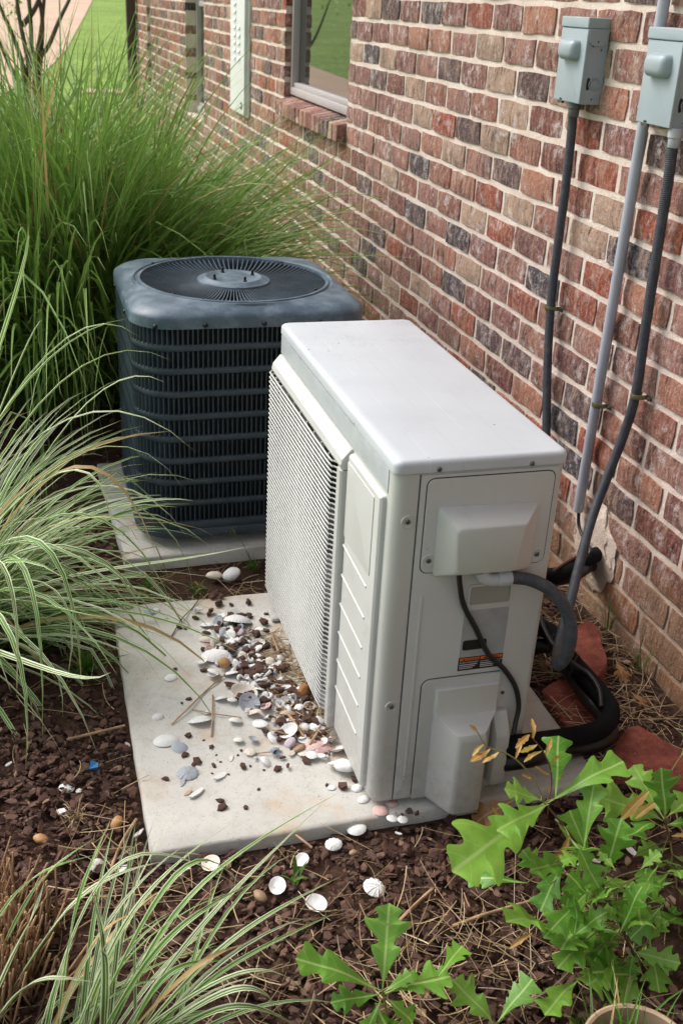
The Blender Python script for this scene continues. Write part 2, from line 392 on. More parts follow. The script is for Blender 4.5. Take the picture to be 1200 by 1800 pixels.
def make_shell(name, c0, c1, stripe=None, ringc=None):
    t = NT(name); uv = t.n('UVMap').outputs[0]; s = t.n('SeparateXYZ', {0: uv}); u, v = s.outputs[0], s.outputs[1]; p = t.objc()
    oi = t.n('ObjectInfo').outputs['Random']
    pr = t.n('VectorMath', {0: p, 1: t.n('CombineXYZ', {0: oi, 1: oi}).outputs[0]}, operation='ADD').outputs[0]
    c = t.mix(oi, srgb(*c0), srgb(*c1))
    rg = t.math('SINE', t.math('ADD', t.math('MULTIPLY', u, 46.), t.math('MULTIPLY', t.noise(pr, 60., 2.), 7.)))
    c = t.mix(t.rng(rg, .3, 1., 0, .2), c, srgb(*(ringc or (168, 160, 152))))
    rad = t.math('SINE', t.math('MULTIPLY', v, 150.8)); c = t.mix(t.rng(rad, .3, 1., 0, .22), c, srgb(150, 138, 128))
    if stripe: c = t.mix(t.math('MULTIPLY', t.rng(t.noise(pr, 160., 4., .7), .46, .58), .75), c, srgb(*stripe))
    c = t.mix(t.rng(t.noise(pr, 90., 5., .7), .6, .8, 0, .35), c, srgb(140, 126, 112))
    return t.done(c, .55, t.bump(t.math('ADD', rg, rad), .35, .0007), spec=.4)
M_SH = {'w': make_shell('white_shell', (232, 231, 227), (240, 238, 234)), 'c': make_shell('cream_shell', (226, 214, 196), (232, 218, 204)),
        'g': make_shell('blue_grey_shell', (150, 160, 172), (176, 182, 188)), 'p': make_shell('pink_scallop_shell', (222, 200, 192), (220, 196, 188), (196, 112, 108)),
        'b': make_shell('blue_rimmed_shell', (196, 196, 200), (190, 192, 200), (74, 84, 108)), 'v': make_shell('lilac_shell', (190, 170, 182), (206, 190, 198)),
        't': make_shell('tan_shell', (204, 176, 146), (200, 168, 136))}
M_PEBT = plain('tan_pebble', srgb(172, 128, 80), .55, 0, .15, 60.)
M_PEBB = plain('brown_pebble', srgb(150, 122, 94), .6, 0, .2, 60.)
M_ROCK = plain('orange_rock', srgb(150, 104, 60), .85, 0, .35, 60., 90., .6, .004)
M_BOX = plain('grey_box_enamel', srgb(152, 164, 170), .45, 0, .06, 12., 60., .05)
M_BOXSIDE = M_BOX
M_PVC = plain('grey_pvc', srgb(166, 170, 180), .5, 0, .08, 10.)
def make_flex(name, col, dust):
    t = NT(name); uv = t.n('UVMap').outputs[0]; v = t.n('SeparateXYZ', {0: uv}).outputs[1]; p = t.pos()
    w = t.math('SINE', t.math('MULTIPLY', v, 1500.)); n = t.noise(p, 50., 5., .7)
    c = t.mix(t.math('MULTIPLY', t.rng(n, .45, .7), .4), col, dust)
    return t.done(c, .55, t.bump(w, .35, .001), spec=.4)
M_FLEX = make_flex('flexible_conduit_grey', srgb(62, 66, 74), srgb(104, 100, 96))
M_FOAM = plain('black_foam', srgb(20, 20, 21), .92, 0, .3, 40., 240., .5, .002, .15)
M_RUBBER = plain('black_rubber', srgb(24, 24, 25), .5, 0, .2, 60., 200., .15)
M_COPPER = plain('copper_tube', srgb(110, 70, 56), .5, .4)
M_STRAP = plain('olive_strap', srgb(126, 122, 92), .4, .6)
M_RED = plain('red_concrete_block', srgb(132, 74, 62), .95, 0, .35, 30., 130., 1., .005, .15, dirt=(srgb(196, 156, 138), 170., .6))
M_FRAME = plain('taupe_vinyl_frame', srgb(172, 164, 164), .45, 0, .05)
def make_glass():
    t = NT('window_glass'); t.b.inputs['IOR'].default_value = 2.4
    return t.done(srgb(40, 44, 42), .015, t.bump(t.noise(t.pos(), 1.2, 1.), .03, .01), spec=.9)
M_GLASS = make_glass()
M_CABW = plain('white_cabinet_enamel', srgb(212, 214, 214), .45, 0, .05)
M_DOWN = plain('dark_bronze_metal', srgb(70, 60, 56), .5, 0, .1)
M_ROOF = plain('roof_shingle', srgb(90, 84, 80), .95, 0, .3, 30.)
M_SOFFIT = plain('soffit_paint', srgb(214, 208, 200), .7)
M_BLUE = plain('blue_plastic', srgb(30, 120, 176), .4)
M_POT = plain('buff_pot', srgb(168, 142, 116), .6, 0, .15, 24.)
M_TWIG = plain('dry_twig', srgb(168, 136, 104), .85, 0, .25, 60.)

# ================================================================== SETTING
def Gt(px, py, lift=0.):
    d = ray(px, py); lo, hi = .5, .5
    while hi < 400:
        p = CO+d*hi
        if p.z < terr(p.x, p.y): break
        lo = hi; hi *= 1.04
    for _ in range(40):
        m = (lo+hi)/2; p = CO+d*m
        if p.z < terr(p.x, p.y): hi = m
        else: lo = m
    return Vector((p.x, p.y, terr(p.x, p.y)+lift))
def sheet(name, xs, ys, lift, mat, keep=lambda x, y: True):
    V = [(x, y, terr(x, y)+lift) for y in ys for x in xs]; F = []; n = len(xs)
    for j in range(len(ys)-1):
        for i in range(n-1):
            if keep((xs[i]+xs[i+1])/2, (ys[j]+ys[j+1])/2): F.append((j*n+i, j*n+i+1, (j+1)*n+i+1, (j+1)*n+i))
    return MB().add(V, F).build(name, mat, kind='structure', smooth=60)
XS = [-220, -90, -40, -20, -12, -8, -5, -3.5, -2.6, -2.1, -1.9, -1.5, -1, -.7, -.35, -.2, 0, .05, .3, 1, 3, 6, 12, 30, 90, 220]
YS = [-60, -20, -8, -4, -2, -1, 0, .5, 1, 1.5, 2, 2.5, 3, 3.5, 4, 4.8, 5.6, 7, 9, 11, 13.3, 16, 20, 26, 34, 45, 70, 120, 320]
sheet('ground', XS, YS, 0, M_SOIL)
sheet('lawn', XS, YS, .012, M_LAWN, lambda x, y: (x < -1.9 or y > 4.8) and not (x > 0 and y < 13.3))
edge = [(171, -14), (164, 0), (149, 30), (133, 60), (117, 90), (94, 115), (70, 138), (27, 158), (-10, 178), (-60, 196), (-140, 225)]
ep = [Gt(*e) for e in edge]
mb = MB(); V = []; F = []
for p in ep:
    for kk in range(4): V.append((p.x-kk/3*(2.2+max(0, p.y-14)*.12), p.y, terr(p.x, p.y)+.024))
for i in range(len(ep)-1):
    for k in range(3): F.append((i*4+k, i*4+k+1, i*4+5+k, i*4+4+k))
MB().add(V, F).build('driveway', M_DRIVE, kind='structure')
pa, pb = Gt(135, 146), Gt(262, 157)
MB().box(pa.x, .1, 13.45, 13.85, terr(0, 13.4)-.1, terr(0, 13.8)+.03, .01).build('path', M_DRIVE, kind='structure')
kb = Gt(300, 3)
MB().box(1.5, 60, kb.y-.6, kb.y+1.2, terr(0, kb.y)-.3, terr(0, kb.y)+.06).build('road', M_DRIVE, kind='structure')

# ------------------------------------------------------------------ the brick house
WY0, WY1, WZ0, WZ1 = -1.4, 12.42, -.26, 2.66
house = thing('brick_house', 'house wall of mottled red brown brick with sandy mortar', 'house', (0, 5, -.06))
OPEN = [(4.485, 5.628, ZB+9*COURSE, 2.03), (8.09, 8.966, ZB+5*COURSE, 2.03), (11.18, 11.5, ZB+5*COURSE, 2.03)]
mb = MB(); XM = .0067
ycuts = sorted([WY0, WY1]+[v for o in OPEN for v in o[:2]]); zc = sorted([WZ0, WZ1]+list({v for o in OPEN for v in o[2:]}))
def in_open(y, z): return any(o[0] < y < o[1] and o[2] < z < o[3] for o in OPEN)
for i in range(len(ycuts)-1):
    for j in range(len(zc)-1):
        y0, y1, z0, z1 = ycuts[i], ycuts[i+1], zc[j], zc[j+1]
        if not in_open((y0+y1)/2, (z0+z1)/2): mb.add([(XM, y0, z0), (XM, y1, z0), (XM, y1, z1), (XM, y0, z1)], [(3, 2, 1, 0)])
for y0, y1, z0, z1 in OPEN:
    a, b, q = XM, .2, .004
    for P in ([(a, y0, z0), (b, y0, z0), (b, y0, z1), (a, y0, z1)], [(a, y1, z0), (a, y1, z1), (b, y1, z1), (b, y1, z0)],
              [(a, y0, z0), (a, y1, z0), (b, y1, z0), (b, y0, z0)], [(a, y0, z1), (b, y0, z1), (b, y1, z1), (a, y1, z1)]): mb.add(P, [(0, 1, 2, 3)])
mb.add([(XM, WY1, WZ0), (8, WY1, WZ0), (8, WY1, WZ1), (XM, WY1, WZ1)], [(0, 1, 2, 3)])
mb.add([(XM, WY0, WZ0), (8, WY0, WZ0), (8, WY0, WZ1), (XM, WY0, WZ1)], [(3, 2, 1, 0)])
mb.build('mortar_wall', M_MORTAR, house)
JT = .0148
def brick_vf(L, H, depth, rg, amp=1.):
    ny, nz = 5, 3; V = []; F = []
    for k in range(nz):
        for j in range(ny):
            b = j in (0, ny-1) or k in (0, nz-1); cor = j in (0, ny-1) and k in (0, nz-1)
            y = L*j/(ny-1)+rg.uniform(-1, 1)*(.0026 if b else .008)*amp; z = H*k/(nz-1)+rg.uniform(-1, 1)*(.0022 if b else .004)*amp
            x = (.0032+rg.random()*.0016 if b else rg.uniform(-.0024, .0012))
            if cor: y += (.0035 if j == 0 else -.0035)*rg.random(); z += (.003 if k == 0 else -.003)*rg.random()
            V.append((x, y, z))
    for k in range(nz-1):
        for j in range(ny-1): a = k*ny+j; F.append((a, a+ny, a+ny+1, a+1))
    per = [j for j in range(ny)]+[ny-1+ny*k for k in range(1, nz)]+[ny*(nz-1)+j for j in range(ny-2, -1, -1)]+[ny*k for k in range(nz-2, 0, -1)]
    o = len(V)
    for i in per: V.append((depth, V[i][1], V[i][2]))
    n = len(per)
    for i in range(n): F.append((per[i], per[(i+1) % n], o+(i+1) % n, o+i))
    return V, F
NV = 14
BV = [brick_vf(BLEN-JT, COURSE-JT, .03, random.Random(100+i)) for i in range(NV)]
BM = [MB().add(*v).mesh('brick', M_BRICK, 50) for v in BV]
UNITPOLY = [(470, 1050), (478, 640), (495, 565), (720, 560), (996, 795), (960, 1000), (915, 1360), (660, 1405)]
def inpoly(x, y, P):
    c = False
    for i in range(len(P)):
        (x1, y1), (x2, y2) = P[i], P[i-1]
        if (y1 > y) != (y2 > y) and x < (x2-x1)*(y-y1)/(y2-y1)+x1: c = not c
    return c
ACPOLY = [(200, 470), (540, 450), (628, 540), (628, 700), (200, 900)]
full = []; cut = []
for r in range(int((WZ0-ZB)/COURSE)-1, int((WZ1-ZB)/COURSE)):
    z0 = ZB+r*COURSE+JT/2; ph = YB if r % 2 else YB+BLEN/2
    n0 = math.floor((WY0-ph)/BLEN)
    for n in range(n0, n0+80):
        a, b = ph+n*BLEN+JT/2, ph+(n+1)*BLEN-JT/2
        a, b = max(a, WY0+.005), min(b, WY1-.005)
        segs = [(a, b, False)]
        for o in OPEN:
            zm = z0+COURSE/2
            if not (o[2] < zm < o[3]): continue
            ns = []
            for s0, s1, e in segs:
                if s1 <= o[0]-.0001 or s0 >= o[1]+.0001:
                    near = min(abs(s1-o[0]), abs(s0-o[1])) < JT
                    ns.append((s0, s1, e or near))
                else:
                    if s0 < o[0]: ns.append((s0, o[0]+.003, True))
                    if s1 > o[1]: ns.append((o[1]-.003, s1, True))
            segs = ns
        for s0, s1, e in segs:
            if s1-s0 < .02: continue
            if not e and abs((s1-s0)-(BLEN-JT)) < 1e-3: full.append((s0, z0))
            else: cut.append((s0, s1, z0, e))
def area(y, z):
    P = [to_px((0, y+dy, z+dz)) for dy, dz in ((0, 0), (BLEN, 0), (BLEN, COURSE), (0, COURSE))]
    cx, cy = sum(p[0] for p in P)/4, sum(p[1] for p in P)/4
    if P[0][2] < .3 or not (-10 < cx < 1215 and -20 < cy < 1230): return 0
    if inpoly(cx, cy, UNITPOLY) or inpoly(cx, cy, ACPOLY): return 0
    return abs(sum(P[i-1][0]*P[i][1]-P[i][0]*P[i-1][1] for i in range(4)))/2
full.sort(key=lambda q: -area(*q))
stuff = MB(); rb = random.Random(5); ncut = 0
for i, (y, z) in enumerate(full):
    k = rb.randrange(NV); dx = rb.uniform(-.003, .0022); dy, dz = rb.uniform(-.0015, .0015), rb.uniform(-.0015, .0015)
    if i < 285 and area(y, z) > 0: inst('brick', BM[k], house, Matrix.Translation((dx, y+dy, z+dz)))
    else: stuff.add([(v[0]+dx, v[1]+y+dy, v[2]+z+dz) for v in BV[k][0]], BV[k][1])
for s0, s1, z, e in cut:
    Vb, Fb = brick_vf(s1-s0, COURSE-JT, .105 if e else .03, rb)
    dx = rb.uniform(-.0025, .0015); stuff.add([(v[0]+dx, v[1]+s0, v[2]+z) for v in Vb], Fb)
o = stuff.build('far_bricks', M_BRICK, house, 50, 'stuff')
# windows: frame > pane, with a rowlock sill of single bricks below the near one
def window(y0, y1, z0, z1, x, fw, mid=None):
    f = MB()
    for (a, b, c, d, xx) in ((y0, y1, z0, z0+fw, 0), (y0, y1, z1-fw, z1, 0), (y0, y0+fw, z0+fw, z1-fw, .001), (y1-fw, y1, z0+fw, z1-fw, .001)):
        f.box(x+xx, x+.07, a, b, c, d, .004)
    f.box(x+.012, x+.065, y0+fw, y1-fw, z0+fw, z0+fw+.022, .003)
    if mid: f.box(x+.014, x+.06, y0+fw, y1-fw, mid-.02, mid+.02, .003)
    w = f.build('window', M_FRAME, house, 40)
    MB().add([(x+.035, y0+fw*.7, z0+fw*.7), (x+.035, y1-fw*.7, z0+fw*.7), (x+.035, y1-fw*.7, z1-fw*.7), (x+.035, y0+fw*.7, z1-fw*.7)], [(3, 2, 1, 0)]).build('pane', M_GLASS, w)
    return w
window(4.487, 5.626, .862, 2.028, .035, .035)
window(8.092, 8.964, OPEN[1][2]+.01, 2.028, .085, .05, 1.23)
window(11.182, 11.498, OPEN[2][2]+.01, 2.028, .085, .05)
sill = MB().add([(-.03, 4.489, .7665), (-.03, 5.624, .7665), (-.03, 5.624, .827), (-.03, 4.489, .827), (.16, 4.489, .7665), (.16, 5.624, .7665), (.16, 5.624, .866), (.16, 4.489, .866)],
                [(0, 3, 2, 1), (4, 5, 6, 7), (0, 4, 7, 3), (1, 2, 6, 5), (3, 7, 6, 2), (0, 1, 5, 4)]).build('window_sill', M_MORTAR, house)
y = 4.486; ks = 0
while y < 5.61:
    L = min(.062+rb.uniform(-.002, .002), 5.627-y); Vb = []
    bm = bmesh.new(); bmesh.ops.create_cube(bm, size=1)
    for v in bm.verts:
        xx = -.038+(v.co.x+.5)*.185+rb.uniform(-.002, .002); v.co = Vector((xx, y+(v.co.y+.5)*L, .768 if v.co.z < 0 else .835+.0375*(xx+.04)/.19+rb.uniform(-.001, .001)))
    bmesh.ops.bevel(bm, geom=bm.edges[:], offset=.003, segments=1, affect='EDGES')
    q = MB(); q.bm(bm); q.build('brick', M_SILL, sill); y += L+.011
# bronze corner downspout, soffit and roof edge
ds = MB().plate(-.105, -.008, 12.33, 12.42, .008, terr(0, 12.4)-.05, WZ1, 0, lambda u, v, h: (u, v, h)).build('downspout', M_DOWN, house, 40)
MB().box(-.5, 8, WY0-.3, WY1+.3, WZ1, WZ1+.05).build('soffit', M_SOFFIT, house)
MB().add([(-.52, WY0-.32, WZ1+.052), (-.52, WY1+.32, WZ1+.052), (-.52, WY1+.32, WZ1+.2), (-.52, WY0-.32, WZ1+.2), (5, WY0-.32, WZ1+2.6), (5, WY1+.32, WZ1+2.6), (8, WY0-.32, WZ1+.052), (8, WY1+.32, WZ1+.052)],
         [(3, 2, 1, 0), (3, 4, 5, 2), (4, 6, 7, 5), (0, 6, 4, 3), (1, 2, 5, 7)]).build('roof', M_ROOF, house)
# rough mortar filled round the pipe hole
mb = MB(); bm = bmesh.new(); bmesh.ops.create_icosphere(bm, subdivisions=4, radius=1)
for v in bm.verts:
    n = v.co.copy(); d = 1+.35*mnoise.noise(n*2.3+Vector((3, 1, 0)))+.22*mnoise.noise(n*6)+.1*mnoise.noise(n*15)
    v.co = Vector((.002+n.x*d*.010, 2.10+n.y*d*.10, .10+n.z*d*.10))
mb.bm(bm); mb.build('mortar_patch', M_MORTAR, house, 60)

# ------------------------------------------------------------------ white vented cabinet set in the wall
ca, cb = Wx(405, 0, -.032), Wx(430, 0, -.032); zbot = Wx(430, 205, -.032).z
cab = thing('utility_cabinet', 'tall white vented metal cabinet fixed on the brick wall beyond the window', 'utility cabinet', (0, (ca.y+cb.y)/2, zbot))
mpx = lambda u, v, h: (-h, u, v)
body = MB().plate(cb.y, ca.y, zbot, 1.95, .012, -.004, .032, .005, mpx).build('door', M_CABW, cab, 40)
MB().plate(cb.y-.012, ca.y+.012, zbot-.012, 1.962, .01, -.004, .01, .003, mpx).build('flange', M_CABW, cab, 40)
cw = (ca.y-cb.y)
for c, n0, n1 in ((.36, 0, 5), (.66, 0, 24)):
    for k in range(n0, n1):
        yy, zz = cb.y+cw*c, zbot+.30+k*.041
        MB().add([(-.0325, yy-.035, zz-.009), (-.0325, yy+.035, zz-.009), (-.042, yy+.035, zz-.007), (-.042, yy-.035, zz-.007), (-.0325, yy-.035, zz+.009), (-.0325, yy+.035, zz+.009)],
                 [(0, 1, 2, 3), (3, 2, 5, 4), (0, 3, 4), (1, 5, 2)]).build('louvre', M_CABW, cab)
MB().tube([Vector((-.0335, cb.y+.07+.022*math.cos(a), zbot+.05+.018*math.sin(a))) for a in [.6+i*5.1/12 for i in range(13)]], .004, 5, 1, smooth=False).build('keyhole_mark', M_DARKSCREW, cab)

# ------------------------------------------------------------------ concrete pads
ZP = -.03
def pad(name, P, zt, zb, label):
    P = [Vector((p[0], p[1], 0)) for p in P]; c = sum(P, Vector())/len(P); n = len(P); D = []
    for i in range(n):                                                     # subdivide the outline so that edges can chip
        for k in range(14): D.append(P[i].lerp(P[(i+1) % n], k/14))
    rp = random.Random(len(label)); rings = []
    for inset, z in ((0, zb), (0, zt-.006), (.0022, zt-.0022), (.007, zt)):
        ring = []
        for i, p in enumerate(D):
            d = (c-p).normalized(); j = mnoise.noise(p*9)*.0035+(rp.random()**4)*.004
            q = p+d*(inset*1.3+j); ring.append((q.x, q.y, z))
        rings.append(ring)
    return solo(name, MB().rings(rings), M_CONC, label, 'concrete pad', 'concrete pads', 45)
pad('concrete_pad', [(-1.19, 1.411), (-.327, 1.413), (-.327, 2.245), (-1.182, 2.248)], ZP, -.12, 'front concrete pad with shells scattered over it under the white unit')
ZQ = -.02
pad('concrete_pad', [(-1.13, 2.46), (-.40, 2.475), (-.38, 3.12), (-1.15, 3.1)], ZQ, -.14, 'rear concrete pad under the dark round cornered condenser')

# ================================================================== WHITE MINI SPLIT OUTDOOR UNIT
X0, X1, Y0, Y1, ZT, LID = -.789, -.497, 1.4336, 2.2183, .6606, .0245
ZU = -.018
ZL = ZT-LID
unit = thing('outdoor_unit', 'ivory white mini split outdoor unit with a wire grille on the front pad', 'air conditioner', ((X0+X1)/2, (Y0+Y1)/2, ZP))
mE = lambda u, v, h: (X0+u, Y0-h, v)                    # near end face: u across, v up, h towards the camera
mF = lambda u, v, h: (X0-h, u, v)                       # fan side face: u along, v up, h outwards
D, Lg = X1-X0, Y1-Y0
YG = 1.660                                              # where the grille starts
cbm = MB()
def ext(P, y0, y1):                                     # section in x,y extruded up
    pass
# near block: rounded corners, from the end face to the grille
sec = []
for cx, cy, a0, r in ((X1-.014, Y0+.014, -PI/2, .014), (X0+.022, Y0+.022, -PI, .022)):
    pass
def near_sec(q=0.):
    out = []
    for k in range(7):
        t = PI+PI/2*k/6; r = .022-q; out.append((X0+.022+r*math.cos(t), Y0+.022+r*math.sin(t)))
    for k in range(5):
        t = -PI/2+PI/2*k/4; r = .012-q*.5; out.append((X1-.012+r*math.cos(t), Y0+.012+r*math.sin(t)))
    out += [(X1-q*.5, YG), (X0+q, YG)]
    return out
cbm.rings([[(x, y, z) for x, y in near_sec(q)] for q, z in ((.004, ZU), (0, ZU+.006), (0, ZL))])
# fan section: back, far end, bottom, top strip and a front plate with a round opening
cbm.box(X1-.004, X1, YG, Y1, ZU, ZL); cbm.box(X0+.004, X1-.004, Y1-.004, Y1, ZU, ZL)
cbm.box(X0+.003, X1-.004, YG, Y1-.004, ZU, ZU+.004); cbm.box(X0+.003, X1-.004, YG, Y1-.004, ZL-.004, ZL)
fy, fz, fr = (YG+Y1)/2+.002, .292, .262; NS = 64; A = []; B = []
for k in range(NS):
    t = 2*PI*k/NS+PI/4; c, s_ = math.cos(t), math.sin(t); m = max(abs(c)/(Y1-fy), abs(s_)/(ZL-fz if s_ > 0 else fz-ZU))
    A.append((X0, fy+c/m, fz+s_/m)); B.append((X0, fy+fr*c, fz+fr*s_))
Cc = [(X0+.05, y, z) for _, y, z in B]
shr = MB(); shr.rings([[(X0+.045, y, z) for _, y, z in A], [(X0+.045, y, z) for _, y, z in B], [(X0+.075, y, z) for _, y, z in B]], False, False)
cabinet = cbm.build('cabinet', M_WHITE, unit, 35)
shr.build('fan_shroud', plain('shroud_shade_grey', srgb(96, 96, 93), .6), unit, 40)  # darker than the cabinet: shade behind the wires put into the colour
# feet
for yy in (Y0+.12, Y1-.12):
    MB().box(X0+.012, X1+.02, yy-.03, yy+.03, ZP, ZU+.001, .002).build('foot', M_WHITE, unit)
MB().plate(Y1-.12, Y1-.07, ZP+.002, ZP+.012, .004, -.02, .035, .002, mF).build('mounting_tab', M_WHITE, unit, 40)
# dark inside and the fan
MB().box(X0+.12, X0+.124, YG+.004, Y1-.006, ZU+.006, ZL-.006).build('coil', M_INNER, unit)
fan = MB().lathe([(.0, -.012), (.05, -.012), (.055, 0), (.055, .05), (0, .05)], 24).mesh('fan_hub', M_FAN, 40)
MX = Matrix(((0, 0, -1, X0+.08), (0, 1, 0, fy), (1, 0, 0, fz), (0, 0, 0, 1)))
fo = inst('fan', fan, unit, MX)
for k in range(3):
    b = MB(); V = []; 
    for i in range(7):
        t = k*2*PI/3+i/6*1.5
        for r, lift in ((.05, .02-.035*i/6), (.15, .03-.05*i/6), (.245, .035-.055*i/6)): V.append((r*math.cos(t), r*math.sin(t), lift+.02))
    b.add(V, [(i*3+j, i*3+j+1, i*3+j+4, i*3+j+3) for i in range(6) for j in range(2)])
    o = inst('blade', b.mesh('fan_blade', M_FAN, 60), unit, MX); 
# lid
lb = MB()
def lid_sec(q): return rrect(X0-.004+q, X1+.003-q, Y0-.004+q, Y1+.004-q, .014, 5)
lb.rings([[(x, y, z) for x, y in lid_sec(q)] for q, z in ((.0015, ZL+.0015), (0, ZL+.003), (0, ZT-.009), (.0012, ZT-.005), (.004, ZT-.0018), (.0085, ZT))])
lid = lb.build('lid', M_LID, unit, 30)
# galvanised look strip below the lid on the fan side and the lower bead
MB().plate(Y0+.03, Y1-.002, .593, ZL-.003, .001, -.001, .0015, .0005, mF).build('top_strip', M_GALV, unit, 40)
# grille frame: bevelled hood, near upright
hp = [(0, .591), (.005, .591), (.021, .572), (.0235, .560), (.019, .551), (0, .550)]
rg = [[(X0-h, y, z) for h, z in hp] for y in (YG-.004, YG-.001, Y1-.008)]
rg[0] = [(X0-h*.94, YG-.004, .571+(z-.571)*.94) for h, z in hp]
gf = MB().rings(rg).build('grille_hood', M_WHITE, unit)
up = MB(); up.rings([[(X0-h, y, z) for h, y in ((0, YG-.004), (.019, YG-.004), (.0225, YG-.001), (.0225, YG+.018), (.014, YG+.026), (0, YG+.028))] for z in (ZU+.012, .5495)])
up.build('grille_upright', M_WHITE, unit)
up = MB(); up.rings([[(X0-h, y, z) for h, z in ((0, ZU+.012), (.012, ZU+.012), (.014, ZU+.022), (0, ZU+.024))] for y in (YG+.03, Y1-.01)])
up.build('grille_base', M_WHITE, unit, 30)
ya, yb = YG+.022, Y1+.022
wire = MB().tube([(X0-.006, ya, 0), (X0-.010, ya+.006, 0), (X0-.021, ya+.024, -.001), (X0-.0255, ya+.05, -.001), (X0-.026, (ya+yb)/2, -.001), (X0-.026, yb-.05, -.001), (X0-.024, yb-.026, -.001), (X0-.013, yb-.008, 0), (X0-.003, yb-.004, 0), (X0+.008, yb-.004, 0)], .0020, 6, 2).mesh('grille_wire', M_WHITE, 60)
NW = 52
for k in range(NW):
    z = .550-k*.0106; inst('grille_wire', wire, unit, Matrix.Translation((0, 0, z)))
zb = .550-(NW-1)*.0106
vw = MB().tube([(X0-.0215, 0, zb-.002), (X0-.0215, 0, .552)], .0018, 5, 2, smooth=False).mesh('grille_rod', M_WHITE, 60)
for k in range(9): inst('grille_rod', vw, unit, Matrix.Translation((0, ya+.055+k*.054, 0)))
# ribbed panel beside the grille
pm = MB().plate(Y0+.034, YG-.007, ZU+.012, .585, .004, -.001, .011, .008, mF)
rp_ = pm.build('ribbed_panel', M_WHITE, unit, 30)
for k in range(6):
    z = .40-k*.062
    MB().rings([[(X0-.0105-h, y, z+dz+s_) for h, s_ in ((0, -.003), (.0022, -.0012), (.0026, .0006), (0, .003))] for y, dz in ((YG-.009, .005), (Y0+.075, -.004))]).build('rib', M_WHITE, rp_)
MB().plate(Y0+.062, YG-.012, .425, .572, .003, .0105, .0125, .001, mF).build('smooth_field', M_WHITE, rp_, 30)
# end face: seams, panels, covers
MB().box(X0+.0402, X0+.0414, Y0-.0012, Y0+.004, ZU+.006, ZL-.001).build('seam', M_BLACKPRINT, unit)
MB().plate(.0427, D-.011, ZU+.004, ZL-.002, .003, -.004, .0022, .0008, mE).build('service_panel', M_WHITE, unit, 30)
MB().plate(.0575, .0635, .03, .415, .003, .002, .0042, .0015, mE).build('panel_bead', M_WHITE, unit, 40)
ap = MB().plate(.0535, .274, .459, .627, .012, .002, .0048, .0012, mE).build('access_panel', M_WHITE, unit, 30)
for q0, q1 in (((.0515, .276), (.457, .629)),):
    ring = [[mE(u, v, .0024) for u, v in rrect(q0[0], q0[1], q1[0], q1[1], .014)], [mE(u, v, .0024) for u, v in rrect(q0[0]+.0018, q0[1]-.0018, q1[0]+.0018, q1[1]-.0018, .012)]]
    MB().rings(ring, False, False).build('panel_groove', M_INNER, ap)
def frus(base, top, h0, h1, b=.006):
    """raised cover: base and top are 4 (u,v) corners, softened"""
    def rnd4(Q, r):
        out = []
        for i in range(4):
            p, a, c = Vector(Q[i]), Vector(Q[i-1]), Vector(Q[(i+1) % 4])
            for t in (0, .5, 1):
                s1 = p+(a-p).normalized()*r; s2 = p+(c-p).normalized()*r; out.append((s1*(1-t)**2+p*2*t*(1-t)+s2*t*t)[:])
        return out
    Bq, Tq = rnd4(base, .007), rnd4(top, .008); R = [[mE(u, v, h0) for u, v in Bq], [mE(u, v, h0+.003) for u, v in Bq]]
    cx, cy = sum(t[0] for t in Tq)/len(Tq), sum(t[1] for t in Tq)/len(Tq)
    for f, g in ((.88, 0.), (.96, .3), (1., 1.)):
        R.append([mE(*(Vector(p).lerp(Vector(q), f).lerp(Vector((cx, cy)), .045*g))[:], h0+(h1-h0)*f) for p, q in zip(Bq, Tq)])
    return MB().rings(R)
def mEinv(px, py, h):
    p = Yp(px, py, Y0-h); return (p.x-X0, p.z)
hc = .046
tb = [(.075, .452), (.250, .450), (.2505, .573), (.0745, .579)]
tt = [mEinv(801, 1012, hc), mEinv(903, 1004, hc), mEinv(928, 921, hc), mEinv(804, 932, hc)]
tc = frus(tb, tt, .0045, hc).build('terminal_cover', M_WHITE, unit, 30)
def screw(u, v, h, parent=None, name='screw', r=.0065, dish=True):
    s = MB()
    if dish: s.add(*disc(mE, u, v, h, r*1.6, r*1.25))
    R = [[mE(u+q*math.cos(2*PI*k/10), v+q*math.sin(2*PI*k/10), h+z) for k in range(10)] for q, z in ((r*.72, 0), (r*.72, .0012), (r*.5, .0026), (r*.28, .0027), (r*.2, .0012))]
    sc_ = MB().rings(R).build(name, M_SCREW, parent or unit, 40)
    if dish: s.build('screw_dish', M_WHITE, sc_, 40)
def disc(mp, u, v, h, r1, r0):
    n = 16; V = []
    for q, z in ((r1*1.15, -.0003), (r1, .0012), (r0, .0003)):
        V += [mp(u+q*math.cos(2*PI*k/n), v+q*math.sin(2*PI*k/n), h+z) for k in range(n)]
    F = [(i*n+k, i*n+(k+1) % n, (i+1)*n+(k+1) % n, (i+1)*n+k) for i in range(2) for k in range(n)]
    return V, F
screw(.0655, .482, .0048); screw(.2605, .4755, .0048)
screw(.0255, .554, .0002); screw(.024, .195, .0002)
screw(.2335, .196, .0022, dish=False, r=.005)
for px, py in ((772, 825), (935, 815)):
    u, v = mEinv(px, py, .004); screw(u, v, .004, r=.006, dish=False)
# hand hold
hh = MB(); q0, q1 = rrect(.143, .225, .384, .427, .006), rrect(.147, .221, .388, .423, .004)
hh.rings([[mE(u, v, .0022) for u, v in q0], [mE(u, v, .005) for u, v in q0], [mE(u, v, .005) for u, v in q1]], False, False)
hh.build('hand_hold_rim', M_WHITE, unit, 30)
MB().add([mE(.147, .388, .0044), mE(.221, .388, .0044), mE(.221, .423, .0026), mE(.147, .423, .0026), mE(.147, .423, .0044), mE(.221, .423, .0044)], [(0, 1, 2, 3), (3, 2, 5, 4)]).build('hand_hold', plain('hand_hold_shade', srgb(150, 148, 140), .6), unit)
